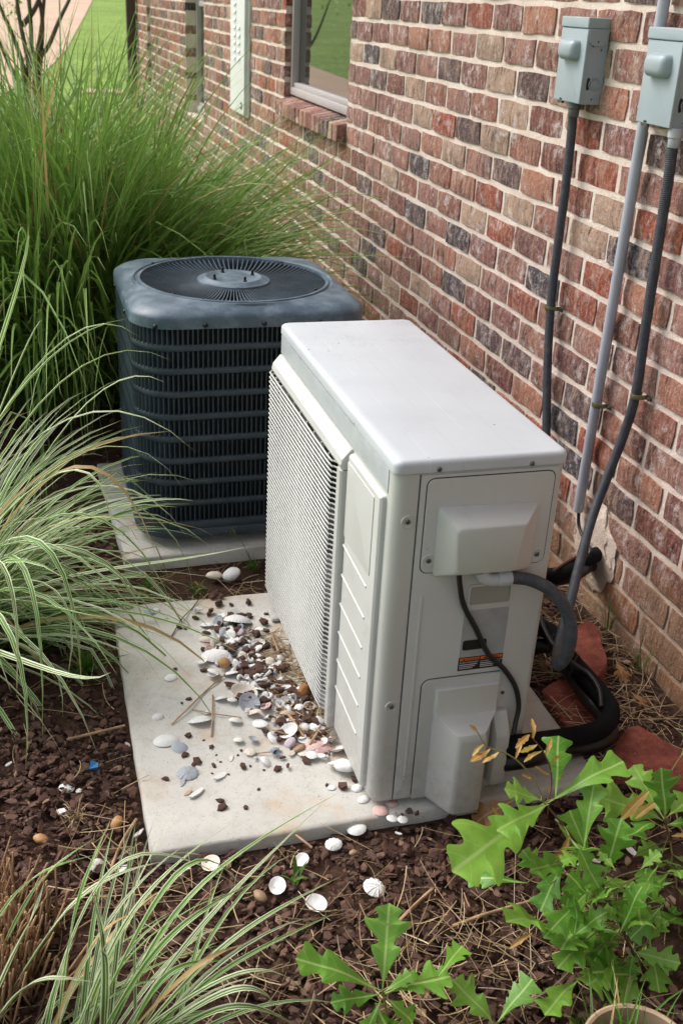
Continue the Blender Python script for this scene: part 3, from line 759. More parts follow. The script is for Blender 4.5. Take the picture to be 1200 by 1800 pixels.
# rating plate and warning stickers
pl = MB().plate(.141, .2235, .282, .376, .001, .002, .0032, .0002, mE).build('rating_plate', M_PLATE, unit)
MB().plate(.1445, .189, .2965, .3165, .004, .0032, .0037, .0001, mE).build('black_patch', M_BLACKPRINT, pl)
wl = MB().plate(.1405, .2240, .2545, .2812, .0005, .002, .003, .0001, mE).build('warning_sticker', M_BLACKPRINT, unit)
for u0, u1 in ((.1425, .1795), (.1815, .2225)):
    MB().plate(u0, u1, .2745, .2800, .0004, .003, .0034, .0001, mE).build('orange_band', M_ORANGE, wl)
def text(s, u, v, size, mat, parent, h):
    cu = bpy.data.curves.new('t', 'FONT'); cu.body = s; cu.size = size; cu.resolution_u = 2
    ob = bpy.data.objects.new('t', cu); COL.objects.link(ob); dg = bpy.context.evaluated_depsgraph_get()
    me = bpy.data.meshes.new_from_object(ob.evaluated_get(dg)); bpy.data.objects.remove(ob)
    me.transform(Matrix(((1, 0, 0, X0+u), (0, 0, 1, Y0-h), (0, 1, 0, v), (0, 0, 0, 1)))); me.materials.clear(); me.materials.append(mat)
    return put('lettering', me, parent)
text('▲ WARNING'.replace('▲', ''), .152, .2755, .0052, M_BLACKPRINT, wl, .0036); text(' WARNING', .190, .2755, .0052, M_BLACKPRINT, wl, .0036)
for u in (.148, .188):
    MB().add([mE(u, .2752, .0036), mE(u+.005, .2752, .0036), mE(u+.0025, .2795, .0036)], [(0, 1, 2)]).build('warning_triangle', M_BLACKPRINT, wl)
text('BURN HAZARD!', .1425, .2690, .0049, M_WPRINT, wl, .0033); text('DANGER DE BRULURE', .1818, .2690, .0042, M_WPRINT, wl, .0033)
for k in range(3):
    for u0, u1 in ((.1425, .176-.004*k), (.1818, .219-.006*k)):
        MB().plate(u0, u1, .2655-.0036*k, .2668-.0036*k, 0, .003, .0033, 0, mE).build('print_line', M_WPRINT, wl)
# lower valve panel and covers
lp = MB().rings([[mE(u, v, h) for u, v in [(.0765, ZU+.004), (.2225, ZU+.004), (.2225, .2435)]+[(.0765+.014-.014*math.sin(t), .2435-.014+.014*math.cos(t)) for t in (0, .4, .8, 1.2, PI/2)]] for h in (.002, .0062)]).build('valve_panel', M_WHITE, unit, 30)
g0 = [(.2225, .2455)]+[(.0745+.016-.016*math.sin(t), .2455-.016+.016*math.cos(t)) for t in (0, .4, .8, 1.2, PI/2)]+[(.0745, ZU+.01)]
g1 = [(.2225, .2437)]+[(.0765+.014-.014*math.sin(t), .2437-.014+.014*math.cos(t)) for t in (0, .4, .8, 1.2, PI/2)]+[(.0763, ZU+.01)]
MB().rings([[mE(u, v, .0027) for u, v in g0], [mE(u, v, .0027) for u, v in g1]], False, False, False).build('panel_groove', M_INNER, lp)
hv = .066
def vrow(pts): return [mE(u, v, h) for u, v, h in pts]
def cover(rows):
    """rows of sections from top to bottom, each a list of (u,h) with its v"""
    return MB().rings([[mE(u, v+dv, h) for u, h, dv in sec] for v, sec in rows], True, True, True)
def vsec(uL, uR, h, uLf, uRf):
    e = .008 if h > .03 else min(.003, h*.3)
    return [(uL, .004, 0), (uL+(uLf-uL)*.9, h-e, 0), (uLf+e*.3, h-e*.25, 0), (uLf+e, h, 0), (uRf-e, h, 0), (uRf-e*.25, h-e*.3, 0), (uRf, h-e, 0), (uR, .004, 0)]
u1, v1 = mEinv(805, 1305, hv); u2, v2 = mEinv(857, 1300, hv)
vc = cover([(.2285, vsec(.1005, .2195, .014, .1015, .2190)), (.2265, vsec(.1005, .2195, .0165, .1025, .2180)), (.180, vsec(.1005, .2195, .0165, .1025, .2180)),
            (.172, vsec(.1005, .2195, .0195, .1035, .2180)), (v1+.008, vsec(.1005, .2195, hv-.004, u1-.003, u2)), (v1+.001, vsec(.1005, .2195, hv, u1, u2)), (v1-.008, vsec(.1005, .2195, hv+.001, u1+.001, u2+.001)),
            (-.006, vsec(.1005, .2195, hv+.003, u1+.001, u2+.001)), (-.012, vsec(.1005, .2195, hv, u1+.002, u2))])
vc.build('valve_cover', M_WHITE, unit, 30)
sv = cover([(.1635, vsec(.214, .2440, .012, .214, .2420)), (.1600, vsec(.214, .2440, .016, .214, .2420)), (.128, vsec(.214, .2460, .036, .214, .2440)), (.122, vsec(.214, .2460, .038, .214, .2440)), (.02, vsec(.214, .2460, .038, .214, .2440)), (.016, vsec(.214, .2460, .036, .214, .2430))])
sv.build('pipe_cover', M_WHITE, unit, 30)

# ------------------------------------------------------------------ cable, elbow, conduits and pipes round the unit
c = lambda px, py, h: Yp(px, py, Y0-h)
cbl = MB().tube([c(806, 1004, .030), c(808, 1030, .020), c(815, 1065, .009), c(836, 1105, .007), c(858, 1150, .007), c(885, 1176, .008), c(905, 1207, .010), c(911, 1240, .012), c(906, 1268, .020), c(902, 1290, .034)], .0048, 8, 6)
solo('power_cable', cbl, M_RUBBER, 'thin black cable hanging down the end panel of the white unit', 'cable', smooth=60)
el = thing('elbow_fitting', 'pale grey elbow fitting under the terminal cover of the white unit', 'fitting', c(872, 1018, .03))
MB().tube([c(845, 1004, .026), c(848, 1013, .027), c(862, 1019, .028), c(880, 1017, .029)], .0115, 10, 4).build('elbow', M_ELBOW, el, 50)
a_, b_ = c(874, 1017, .029), c(897, 1015, .030)
MB().tube([a_, a_.lerp(b_, .2), a_.lerp(b_, .8), b_], lambda t: .0135 if .1 < t < .9 else .0125, 12, 2).build('collar', M_ELBOW, el, 50)
def fx(pts): return [Wx(p[0], p[1], p[2]) for p in pts]
fb = fx([(1184, 232, -.034), (1176, 300, -.03), (1163, 385, -.027), (1148, 480, -.026), (1133, 580, -.025), (1117, 690, -.024), (1095, 765, -.032), (1066, 840, -.06), (1040, 910, -.10), (1018, 990, -.16), (1003, 1050, -.22), (988, 1108, -.29), (979, 1148, -.345)])
fb += [c(980, 1168, .015), c(995, 1150, .055), c(1003, 1110, .062), c(993, 1070, .055), c(965, 1036, .045), c(930, 1019, .034), c(897, 1015, .030)]
solo('flexible_conduit', MB().tube(fb, .0112, 12, 7), M_FLEX, 'ribbed dark flexible conduit looping from the right box to the white unit', 'conduit', 'flexible conduits', 60)
fa = fx([(1007, 182, -.034), (1003, 240, -.028), (993, 330, -.026), (980, 430, -.025), (968, 530, -.024), (962, 630, -.024), (960, 720, -.024), (958, 800, -.028), (950, 900, -.05)])
fa += [Vector((-.14, 2.28, .12)), Vector((-.22, 2.36, .0)), Vector((-.33, 2.45, -.03)), Vector((-.42, 2.55, .08))]
solo('flexible_conduit', MB().tube(fa, .0112, 12, 7), M_FLEX, 'dark flexible conduit running down the bricks from the left box behind the unit', 'conduit', 'flexible conduits', 60)
gp = fx([(1015, 898, -.020), (1160, 40, -.020)]); top = gp[1]+(gp[1]-gp[0]).normalized()*1.3
gtop = Vector((-.020, gp[0].y, 2.6)); 
solo('pvc_conduit', MB().tube([gp[0], Vector((-.020, gp[0].y+(gp[1].y-gp[0].y), gp[1].z)), Vector((-.020, gp[1].y, 2.6))], .0128, 16, 3, smooth=False), M_PVC, 'straight pale grey plastic conduit running up the wall behind the right box', 'conduit', smooth=60)
solo('thin_cable', MB().tube([gp[0]+Vector((0, 0, .03)), Wx(1016, 915, -.02), Wx(1020, 935, -.022), Wx(1028, 952, -.03), Wx(1034, 975, -.05), Vector((-.09, 2.1, .03)), Vector((-.16, 2.08, -.05))], .0045, 8, 5), M_RUBBER, 'thin black cable coming out of the grey plastic conduit', 'cable', smooth=60)
def strap(px, py, x, r, label):
    p = Wx(px, py, x); s = MB(); P = [Vector((p.x+(r+.001)*math.cos(a)*1., p.y+(r+.001)*math.sin(a), p.z)) for a in [PI/2+i*PI/10 for i in range(11)]]
    P = [Vector((-.003, p.y+r+.001, p.z))]+P+[Vector((-.003, p.y-r-.001, p.z)), Vector((-.003, p.y-r-.016, p.z-.001))]
    V = [];
    for q in P:
        d = Vector((q.x-p.x, q.y-p.y, 0)); d = d.normalized()*.0016
        for dz, k in ((-.0055, 0), (-.0055, 1), (0, 1.8), (.0055, 1), (.0055, 0)): V.append((q.x+d.x*k, q.y+d.y*k, q.z+dz))
    n = len(P); F = [(i*5+k, i*5+(k+1) % 5, (i+1)*5+(k+1) % 5, (i+1)*5+k) for i in range(n-1) for k in range(5)]
    s.add(V, F); th = thing('pipe_strap', label, 'pipe strap', p, 'pipe straps on the wall')
    s.build('band', M_STRAP, th, 40)
    MB().rings([[(-.0045-z, p.y-r-.010+q*math.cos(k*PI/4), p.z-.001+q*math.sin(k*PI/4)) for k in range(8)] for q, z in ((.0045, 0), (.0045, .003), (.002, .004))]).build('screw', M_SCREW, th)
strap(966, 541, -.024, .0112, 'brass strap holding the left dark conduit to the bricks')
strap(1051, 711, -.020, .0128, 'brass strap holding the pale grey plastic conduit')
strap(1118, 696, -.024, .0112, 'brass strap holding the right dark conduit to the bricks')
# insulated refrigerant lines
l1 = [Wx(1056, 972, .02), Wx(1040, 978, -.03), Wx(1005, 996, -.10), Wx(975, 1012, -.17), Vector((-.30, 1.98, .10)), Vector((-.38, 1.86, .055)), Gz(955, 1105, .05), Gz(985, 1140, .045), Gz(1020, 1180, .04), Gz(1052, 1215, .035), Gz(1072, 1248, .033), Gz(1062, 1276, .033), Gz(1030, 1290, .036), Gz(980, 1299, .04), c(925, 1307, .022), c(885, 1313, .02)]
solo('insulated_pipe', MB().tube(l1, .0195, 12, 6), M_FOAM, 'upper thick black foam covered pipe curving out of the white unit to the wall', 'pipe', 'insulated pipes', 60)
l2 = [Wx(1046, 990, .02), Wx(1030, 996, -.04), Wx(1000, 1012, -.12), Vector((-.28, 2.0, .04)), Vector((-.40, 1.85, -.0)), Gz(960, 1135, .012), Gz(992, 1168, .006), Gz(1030, 1225, .0), Gz(1066, 1268, -.005), Gz(1068, 1293, -.008), Gz(1045, 1308, -.008), Gz(995, 1318, -.004), c(930, 1333, .022), c(880, 1340, .02)]
solo('insulated_pipe', MB().tube(l2, .0175, 12, 6), plain('black_tape', srgb(22, 22, 23), .4, 0, .2, 40., 70., .5, .003), 'lower black taped pipe lying under the foam covered pipe', 'pipe', 'insulated pipes', 60)
tcb = [Wx(1040, 966, -.035), Wx(1000, 985, -.115), Wx(972, 1003, -.19)]
solo('drain_tube', MB().tube(tcb, .003, 6, 5), M_COPPER, 'thin brown tube lying on the black pipes where they enter the wall', 'tube', smooth=60)
tcb = [Gz(948, 1085, .075), Gz(962, 1118, .075), Gz(985, 1150, .07), Gz(1012, 1170, .066), Gz(1035, 1186, .06), Gz(1052, 1212, .057), Gz(1056, 1243, .045)]
solo('control_cable', MB().tube(tcb, .0052, 8, 5), M_RUBBER, 'thin black cable strapped along the thick foam pipe', 'cable', smooth=60)
for px, py, z, nm in ((968, 1135, .05, 'black cable tie round the foam pipe below the conduit loop'), (1010, 1172, .045, 'black cable tie round the foam pipe near its bend')):
    p = Gz(px, py, z); solo('cable_tie', MB().tube([p+Vector((.7*.026*math.cos(a), .7*.026*math.cos(a), .026*math.sin(a))) for a in [i*2*PI/12 for i in range(13)]], .0018, 5, 1, False, False), M_RUBBER, nm, 'cable tie', 'cable ties on the pipes')

# ------------------------------------------------------------------ disconnect boxes
def dbox(ya, zb, label, knock=True):
    W_, H_, D_ = .133, .183, .052
    t = thing('disconnect_box', label, 'electrical box', (0, ya+W_/2, zb), 'disconnect boxes on the wall')
    mp = lambda u, v, h: (-h, ya+u, zb+v)
    MB().plate(.003, W_-.003, 0, H_-.002, .002, -.002, D_-.004, .002, mp).build('box', M_BOX, t, 30)
    MB().plate(0.0005, W_-.0005, .001, H_-.022, .003, D_-.004, D_+.002, .0025, mp).build('door', M_BOX, t, 30)
    # hood: top cap with cheeks
    hd = MB(); hd.plate(-.001, W_+.001, H_-.021, H_+.002, .003, -.001, D_+.0045, .003, mp)
    for u in (-.0018, W_-.0032):
        P = [(0., H_-.021), (.004, H_-.048), (.012, H_-.056), (.040, H_-.056), (.048, H_-.048), (.0515, H_-.021)]
        hd.rings([[(-h, ya+u+q, zb+v) for h, v in P] for q in (0, .005)])
    hd.build('hood', M_BOX, t, 30)
    R = []
    for q, h in ((0, D_+.002), (.0015, D_+.014), (.006, D_+.021), (.013, D_+.024)): R.append([mp(u, v, h) for u, v in rrect(.028+q, .108-q, .092+q, .138-q, .013, 4)])
    MB().rings(R).build('handle', M_BOX, t, 40)
    MB().plate(.085, .108, -.004, .003, .0008, D_-.004, D_+.003, .0005, mp).build('latch', M_SCREW, t)
    MB().plate(.088, .100, .0035, .0075, .0008, D_+.0019, D_+.0024, 0, mp).build('latch_slot', M_BLACKPRINT, t)
    kn = MB(); P = [(-.020+.0135*math.cos(a), ya+.0022, zb+.045+.0135*math.sin(a)) for a in [i*2*PI/20 for i in range(21)]]
    kn.tube(P, .0012, 5, 1, False, False); P = [(-.020+.0095*math.cos(a), ya+.0022, zb+.045+.0095*math.sin(a)) for a in [i*2*PI/20 for i in range(21)]]
    kn.tube(P, .0008, 5, 1, False, False); kn.build('knockout', M_BOX, t, 60)
    MB().rings([[(-.037+.008*math.cos(a)*(.35 if math.cos(a) < 0 else 1), ya+.0027-dy, zb+.045+.014*math.sin(a)) for a in [i*2*PI/14 for i in range(14)]] for dy in (0, .0006)]).build('finger_slot', M_BLACKPRINT, t)
    for xx, zz in ((-.022, .012), (-.014, .118), (-.036, .125), (-.026, H_-.048)):
        MB().rings([[(xx+r*math.cos(i*PI/4), ya+.0022-dy-(.004 if zz > .13 else 0), zb+zz+r*math.sin(i*PI/4)) for i in range(8)] for r, dy in ((.002, 0), (.0016, .0008))]).build('rivet', M_DARKSCREW, t)
    return t
dbox(2.394, 1.108, 'left grey metal disconnect box with a bulging handle on the brick wall')
dbox(2.000, 1.098, 'right grey metal disconnect box at the photo edge with a conduit behind it')
for px, py, m, x in ((1009, 187, plain('dark_fitting', srgb(92, 96, 92), .5), -.032), (1186, 238, M_ELBOW, -.032)):
    p = Wx(px, py, x)
    t = MB().lathe([(.0155, .014), (.0155, -.004), (.013, -.006), (.0125, -.022), (.011, -.024)], 16, (p.x, p.y, p.z), True, True)
    solo('conduit_fitting', t, m, 'dark threaded fitting under the left disconnect box' if px < 1100 else 'pale threaded fitting under the right disconnect box', 'fitting', 'conduit fittings', 40)

# ------------------------------------------------------------------ red concrete blocks
def block(P, zt, zb, label):
    P = [Gz(px, py, zt) for px, py in P]; c0 = sum(P, Vector())/len(P); n = len(P); D_ = []
    for i in range(n):
        for k in range(6): D_.append(P[i].lerp(P[(i+1) % n], k/6))
    R = []
    for s, z in ((1.02, zb), (1.0, zt-.012), (.975, zt-.003), (.93, zt)):
        R.append([(c0.x+(p.x-c0.x)*s+mnoise.noise(p*40)*.004, c0.y+(p.y-c0.y)*s+mnoise.noise(p*40+Vector((5, 5, 5)))*.004, z+mnoise.noise(p*30)*.003) for p in D_])
    R.append([(c0.x+(p[0]-c0.x)*.5, c0.y+(p[1]-c0.y)*.5, zt+mnoise.noise(Vector(p)*50)*.002) for p in R[-1]])
    solo('edging_block', MB().rings(R), M_RED, label, 'paving block', 'red edging blocks by the wall', 50)
block([(1000, 1112), (1030, 1086), (1052, 1100), (1068, 1168), (1050, 1190), (1005, 1165)], .005, -.12, 'red concrete block nearest the wall behind the black pipes')
block([(953, 1210), (985, 1188), (1052, 1255), (1030, 1290), (1000, 1285)], -.035, -.12, 'red concrete block under the black pipe loop beside the pad')
block([(1060, 1345), (1092, 1282), (1120, 1270), (1230, 1335), (1215, 1385), (1110, 1362)], -.02, -.12, 'large red concrete block in front of the pipe bend')

# ================================================================== DARK CONDENSER
AX, AY, AH, AZ0, AZ1 = -.788, 2.79, .296, .018, .582
ac = thing('condenser_unit', 'dark slate blue condenser with louvred sides and round fan guard on top', 'air conditioner', (AX, AY, ZQ))
def sq(h, r, seg=8): return rrect(AX-h, AX+h, AY-h, AY+h, r, seg)
def sqpath(h, r, step):
    P = sq(h, r, 10); P.append(P[0]); out = []; acc = 0; nxt = 0
    for i in range(len(P)-1):
        a, b = Vector(P[i]), Vector(P[i+1]); L = (b-a).length
        while nxt <= acc+L:
            t = (nxt-acc)/L if L else 0; d = (b-a).normalized(); out.append((a.lerp(b, t), d)); nxt += step
        acc += L
    return out
CRD = .105
MB().rings([[(x, y, z) for x, y in sq(AH-.022, CRD-.022)] for z in (AZ0, AZ1)]).build('coil', M_COIL, ac, 40)
NR = 9; RH = (AZ1-AZ0-.03)/NR; BH = .0185
for k in range(NR+1):
    z0 = AZ0+.03+k*RH-BH/2; z1 = z0+BH
    if k == 0: z0 = AZ0+.004
    if k == NR: z1 = AZ1+.005
    e = .003
    MB().rings([[(x, y, z) for x, y in sq(AH-q, CRD-q)] for q, z in ((.009, z0), (.0045, z0+.0008), (.003, z0+.002), (.003, z1-.002), (.0045, z1-.0008), (.009, z1))], False, False).build('band', M_ACSIDE, ac, 60)
slats = sqpath(AH-.006, CRD-.006, .0122)
for k in range(NR):
    z0, z1 = AZ0+.03+k*RH+BH/2-.003, AZ0+.03+(k+1)*RH-BH/2+.003; m = MB()
    for p, d in slats:
        nrm = Vector((d.y, -d.x)); a = p+nrm*.004-d*.0022; b = p-nrm*.010+d*.0062; w = nrm*.0009+d*.0007
        Q = [a-w*0+nrm*.001, a-d*.0012, b-d*.0012, b+d*.0004, a+d*.0022]
        r0 = [(q.x, q.y, z0) for q in Q]; r1 = [(q.x, q.y, z1-.002) for q in Q]
        m.rings([r0, r1], False, False)
    m.build('louvre_row', M_ACSIDE, ac, kind='stuff')
# corner service panel sliver with yellow sticker at the right
MB().rings([[(x, y, z) for x, y in sq(AH+.0012, CRD)[0:14]] for z in (AZ1-.09, AZ1+.002)], False, False, False).build('service_corner', M_ACSIDE, ac, 50)
yp = [(AX+AH-.16, AY-AH-.0025), (AX+AH-.105, AY-AH-.0025)]
MB().box(yp[0][0], yp[1][0], AY-AH-.0035, AY-AH-.0020, AZ1-.03, AZ1-.012).build('yellow_sticker', M_YELLOW, ac)
# base pan and feet
MB().rings([[(x, y, z) for x, y in sq(AH+q, CRD+q)] for q, z in ((-.012, AZ0-.012), (.002, AZ0-.008), (.003, AZ0+.012), (0, AZ0+.016))]).build('base_pan', M_ACSIDE, ac, 40)
for sx in (-1, 1):
    for sy in (-1, 1): MB().box(AX+sx*.2-.03, AX+sx*.2+.03, AY+sy*.2-.03, AY+sy*.2+.03, ZQ, AZ0-.011, .004).build('foot', M_RUBBER, ac)
# top cap with its round opening
TZ = .622; FR = .243; n = 9*4
def circ(r, z, P): 
    out = []
    for x, y in P:
        a = math.atan2(y-AY, x-AX); out.append((AX+r*math.cos(a), AY+r*math.sin(a), z))
    return out
def dense(h, r): return [p[:] for p, d in sqpath(h, r, (8*h-8*r+2*PI*r)/120.001)][:120]
R = []
for q, z in ((.002, AZ1-.012), (-.002, AZ1-.011), (-.0022, AZ1+.012), (-.0005, AZ1+.017), (.008, AZ1+.024), (.020, AZ1+.031), (.030, AZ1+.0345)): R.append([(x, y, z) for x, y in dense(AH-q, CRD-q*.6)])
base = dense(AH-.03, CRD-.018)
for f, z in ((.5, TZ-.003), (1., TZ)):
    R.append([tuple(Vector((x, y, AZ1+.0345)).lerp(Vector(cc), f)[:2])+(z,) for (x, y), cc in zip(base, circ(FR+.022, TZ, base))])
R += [circ(FR+.019, TZ+.0005, base), circ(FR+.016, TZ-.004, base), circ(FR+.012, TZ-.0045, base), circ(FR+.009, TZ+.001, base), circ(FR+.002, TZ+.001, base), circ(FR, TZ-.012, base), circ(FR, TZ-.05, base)]
MB().rings(R, False, False).build('top_cap', M_ACTOP, ac, 40)
# fan guard vanes, hub and studs
vane = MB(); V = []
for i in range(9):
    t = i/8; r = .078+t*(FR-.072); z = TZ-.002-.016*math.sin(PI*min(1, t*1.02))**1.0
    for hz, w in ((0, .0014), (-.012, .0012)): V += [(r, -w, z+hz), (r, w, z+hz)]
F = []
for i in range(8):
    o_ = i*4
    for a, b in ((0, 1), (1, 3), (3, 2), (2, 0)): F.append((o_+a, o_+b, o_+4+b, o_+4+a))
vm = MB().add(V, F).mesh('guard_vane', M_ACWIRE)
NVN = 104
for k in range(NVN): inst('guard_vane', vm, ac, Matrix.Translation((AX, AY, 0)) @ Matrix.Rotation(2*PI*k/NVN, 4, 'Z'))
hub = MB().lathe([(.098, TZ-.012), (.096, TZ-.004), (.082, TZ-.001), (.076, TZ+.004), (.071, TZ+.0045), (.067, TZ+.0015), (.030, TZ+.0008), (.026, TZ+.003), (.0, TZ+.003)], 40, (AX, AY, 0)).build('guard_hub', M_ACTOP, ac, 50)
for k in range(4):
    a = .35+k*PI/2; MB().lathe([(.005, 0), (.005, .004), (.0036, .005), (.0034, .013), (.0015, .0145), (0, .0145)], 10, (AX+.058*math.cos(a), AY+.058*math.sin(a), TZ+.001), True).build('stud', M_DARKSCREW, ac, 40)
for px, py in ((269, 463), (555, 509), (493, 462), (305, 517)):
    p = Gz(px, py, TZ); MB().lathe([(.0055, 0), (.005, .003), (.002, .0045), (0, .0045)], 8, (p.x, p.y, TZ-.001), True).build('screw', M_DARKSCREW, ac, 40)
for k, u in enumerate((-.245, -.125, .02, .16)):
    MB().rings([[(AX+u+r*math.cos(i*PI/4), AY-AH-.0055-h, AZ1-.001+r*math.sin(i*PI/4)) for i in range(8)] for r, h in ((.0062, 0), (.006, .002), (.0035, .0045))]).build('screw', M_DARKSCREW, ac, 40)
for u in (-.16, .1):
    MB().rings([[(AX-AH-.0055-h, AY+u+r*math.cos(i*PI/4), AZ1-.001+r*math.sin(i*PI/4)) for i in range(8)] for r, h in ((.0062, 0), (.006, .002), (.0035, .0045))]).build('screw', M_DARKSCREW, ac, 40)
# fan blades under the guard
for k in range(3):
    V = []
    for i in range(7):
        t = k*2*PI/3+i/6*1.4
        for r, l in ((.04, .02-.03*i/6), (.13, .03-.05*i/6), (.23, .03-.05*i/6)): V.append((AX+r*math.cos(t), AY+r*math.sin(t), TZ-.075+l))
    MB().add(V, [(i*3+j, i*3+j+1, i*3+j+4, i*3+j+3) for i in range(6) for j in range(2)]).build('fan_blade', M_INNER, ac, 60)

# ================================================================== GROUND COVER
RS = np.random.RandomState(11)
def scatter(name, variants, P, S, Rm, mat, kind='stuff', smooth=None, parent=None):
    """many small pieces joined into one mesh; variants = list of (V,F quads or tris as arrays)"""
    Vs, Fs, off = [], [], 0; which = RS.randint(0, len(variants), len(P))
    for k, (V, F) in enumerate(variants):
        ix = np.where(which == k)[0]
        if not len(ix): continue
        V = np.asarray(V, float); F = np.asarray(F, int)
        W = np.einsum('nij,nvj->nvi', Rm[ix], V[None]*S[ix][:, None, :])+P[ix][:, None, :]
        Vs.append(W.reshape(-1, 3)); Fs.append((F[None]+(off+np.arange(len(ix))*len(V))[:, None, None]).reshape(-1, F.shape[1])); off += len(ix)*len(V)
    V = np.concatenate(Vs); me = bpy.data.meshes.new(name); F = np.concatenate(Fs)
    me.vertices.add(len(V)); me.vertices.foreach_set('co', V.ravel()); n = F.shape[1]
    me.loops.add(F.size); me.loops.foreach_set('vertex_index', F.ravel()); me.polygons.add(len(F))
    me.polygons.foreach_set('loop_start', np.arange(len(F))*n); me.polygons.foreach_set('loop_total', np.full(len(F), n))
    me.materials.append(mat); me.update(calc_edges=True); me.validate(); me.shade_flat()
    return put(name, me, parent, kind=kind)
def rot(az, tilt, roll):
    ca, sa, ct, st, cr, sr = np.cos(az), np.sin(az), np.cos(tilt), np.sin(tilt), np.cos(roll), np.sin(roll); n = len(az); Z = np.zeros(n); O = np.ones(n)
    A = np.stack([ca, -sa, Z, sa, ca, Z, Z, Z, O], -1).reshape(n, 3, 3); B = np.stack([O, Z, Z, Z, ct, -st, Z, st, ct], -1).reshape(n, 3, 3)
    Cm = np.stack([cr, Z, sr, Z, O, Z, -sr, Z, cr], -1).reshape(n, 3, 3); return A @ B @ Cm
def chip_variant(seed):
    r = random.Random(seed); n = 5; V = []; F = []
    for z, s in ((-.5, .8), (0.1, 1.), (.5, .75)):
        for k in range(n):
            a = 2*PI*k/n+r.uniform(-.35, .35); q = s*r.uniform(.62, 1.1)*.5; V.append((q*math.cos(a), q*math.sin(a), z*r.uniform(.6, 1.)))
    for i in range(2):
        for k in range(n):
            a, b = i*n+k, i*n+(k+1) % n; F += [(a, b, b+n), (a, b+n, a+n)]
    for k in range(1, n-1): F += [(2*n, 2*n+k, 2*n+k+1)]
    return V, F
CHV = [chip_variant(s) for s in range(12)]
PADS = [(-1.195, -.322, 1.406, 2.25), (-1.155, -.38, 2.455, 3.12)]
def off_pads(P, m=.004):
    k = np.ones(len(P), bool)
    for a, b, c_, d in PADS: k &= ~((P[:, 0] > a-m) & (P[:, 0] < b+m) & (P[:, 1] > c_-m) & (P[:, 1] < d+m))
    return k
def tz(P):
    z = np.full(len(P), -.06); z = z-.02*np.clip((P[:, 0]+.35)/.35, 0, 1); z += .012*np.sin(P[:, 0]*7+1)*np.cos(P[:, 1]*6); z -= .018*((P[:, 1] > 2.24) & (P[:, 1] < 2.47) & (P[:, 0] < -.3)); return z
def field(n, x0, x1, y0, y1, dens=None):
    P = np.stack([RS.uniform(x0, x1, n), RS.uniform(y0, y1, n), np.zeros(n)], -1)
    if dens is not None: P = P[RS.uniform(0, 1, len(P)) < dens(P)]
    P = P[off_pads(P)]; P[:, 2] = tz(P); return P
P = np.concatenate([field(38000, -1.75, -.02, .75, 2.7, lambda P: np.where(P[:, 0] > -.3, .5, 1.)), field(9000, -2.0, -.02, 2.45, 4.8), field(6000, -2.1, -.02, -.2, .75)])
n = len(P); sz = .005+.018*RS.uniform(0, 1, n)**2.2; asp = RS.uniform(.35, .85, n)
S = np.stack([sz*1.5, sz*1.5*asp, sz*RS.uniform(.16, .42, n)], -1); P[:, 2] += RS.uniform(0, .014, n)
scatter('bark_mulch', CHV, P, S, rot(RS.uniform(0, 6.28, n), RS.normal(0, .4, n), RS.normal(0, .4, n)), M_CHIP)
bpy.data.objects['bark_mulch']['label'] = 'dark brown bark mulch covering the bed'; bpy.data.objects['bark_mulch']['category'] = 'mulch'
# dry straw
def straw_variant(seed):
    r = random.Random(seed); V = []; bend = r.uniform(-.18, .18); k2 = r.uniform(-.1, .1)
    for i in range(6):
        t = i/5-.5; y = bend*(t*t*4-1)*.5; z = k2*(t*t*4-1)*.4
        for a in range(3): V.append((t, y+.5*.016*math.cos(a*2.094), z+.5*.016*math.sin(a*2.094)))
    return V, [f for i in range(5) for a in range(3) for f in ((i*3+a, i*3+(a+1) % 3, i*3+3+(a+1) % 3), (i*3+a, i*3+3+(a+1) % 3, i*3+3+a))]
STV = [straw_variant(s) for s in range(10)]
def blob(P, cx, cy, s): return np.exp(-((P[:, 0]-cx)**2+(P[:, 1]-cy)**2)/(2*s*s))
def sd(P):
    d = .035+.0*P[:, 0]
    for cx, cy, s, w in ((-.84, 1.06, .12, .8), (-.64, 1.08, .12, .6), (-.12, 1.75, .16, 1.5), (-.16, 1.5, .17, 1.), (-.25, 2.05, .14, .9), (-.9, 2.36, .25, .7), (-1.25, 1.25, .15, .6), (-1.2, 2.2, .12, .4), (-1.28, 1.42, .05, .5)): d = d+w*blob(P, cx, cy, s)
    return np.clip(d, 0, 1)
P = field(8000, -1.75, -.015, .8, 2.7, sd); n = len(P); L = RS.uniform(.03, .13, n); th = RS.uniform(.5, 1.3, n)
S = np.stack([L, L, L], -1); S[:, 1:] = np.stack([L, L], -1); P[:, 2] += RS.uniform(.006, .03, n)
def thin(V): return V
V2 = []
for V, F in STV: V2.append((V, F))
# keep each straw about 1-2 mm thick whatever its length
Sx = L; Syz = np.clip(.0016*th/.016, .05, .3)
S = np.stack([Sx, Syz, Syz], -1)
scatter('dry_straw', V2, P, S, rot(RS.uniform(0, 6.28, n), RS.normal(0, .25, n), RS.normal(0, .2, n)), M_STRAW)
bpy.data.objects['dry_straw']['label'] = 'pale dry straw and grass clippings lying on the mulch'; bpy.data.objects['dry_straw']['category'] = 'straw'

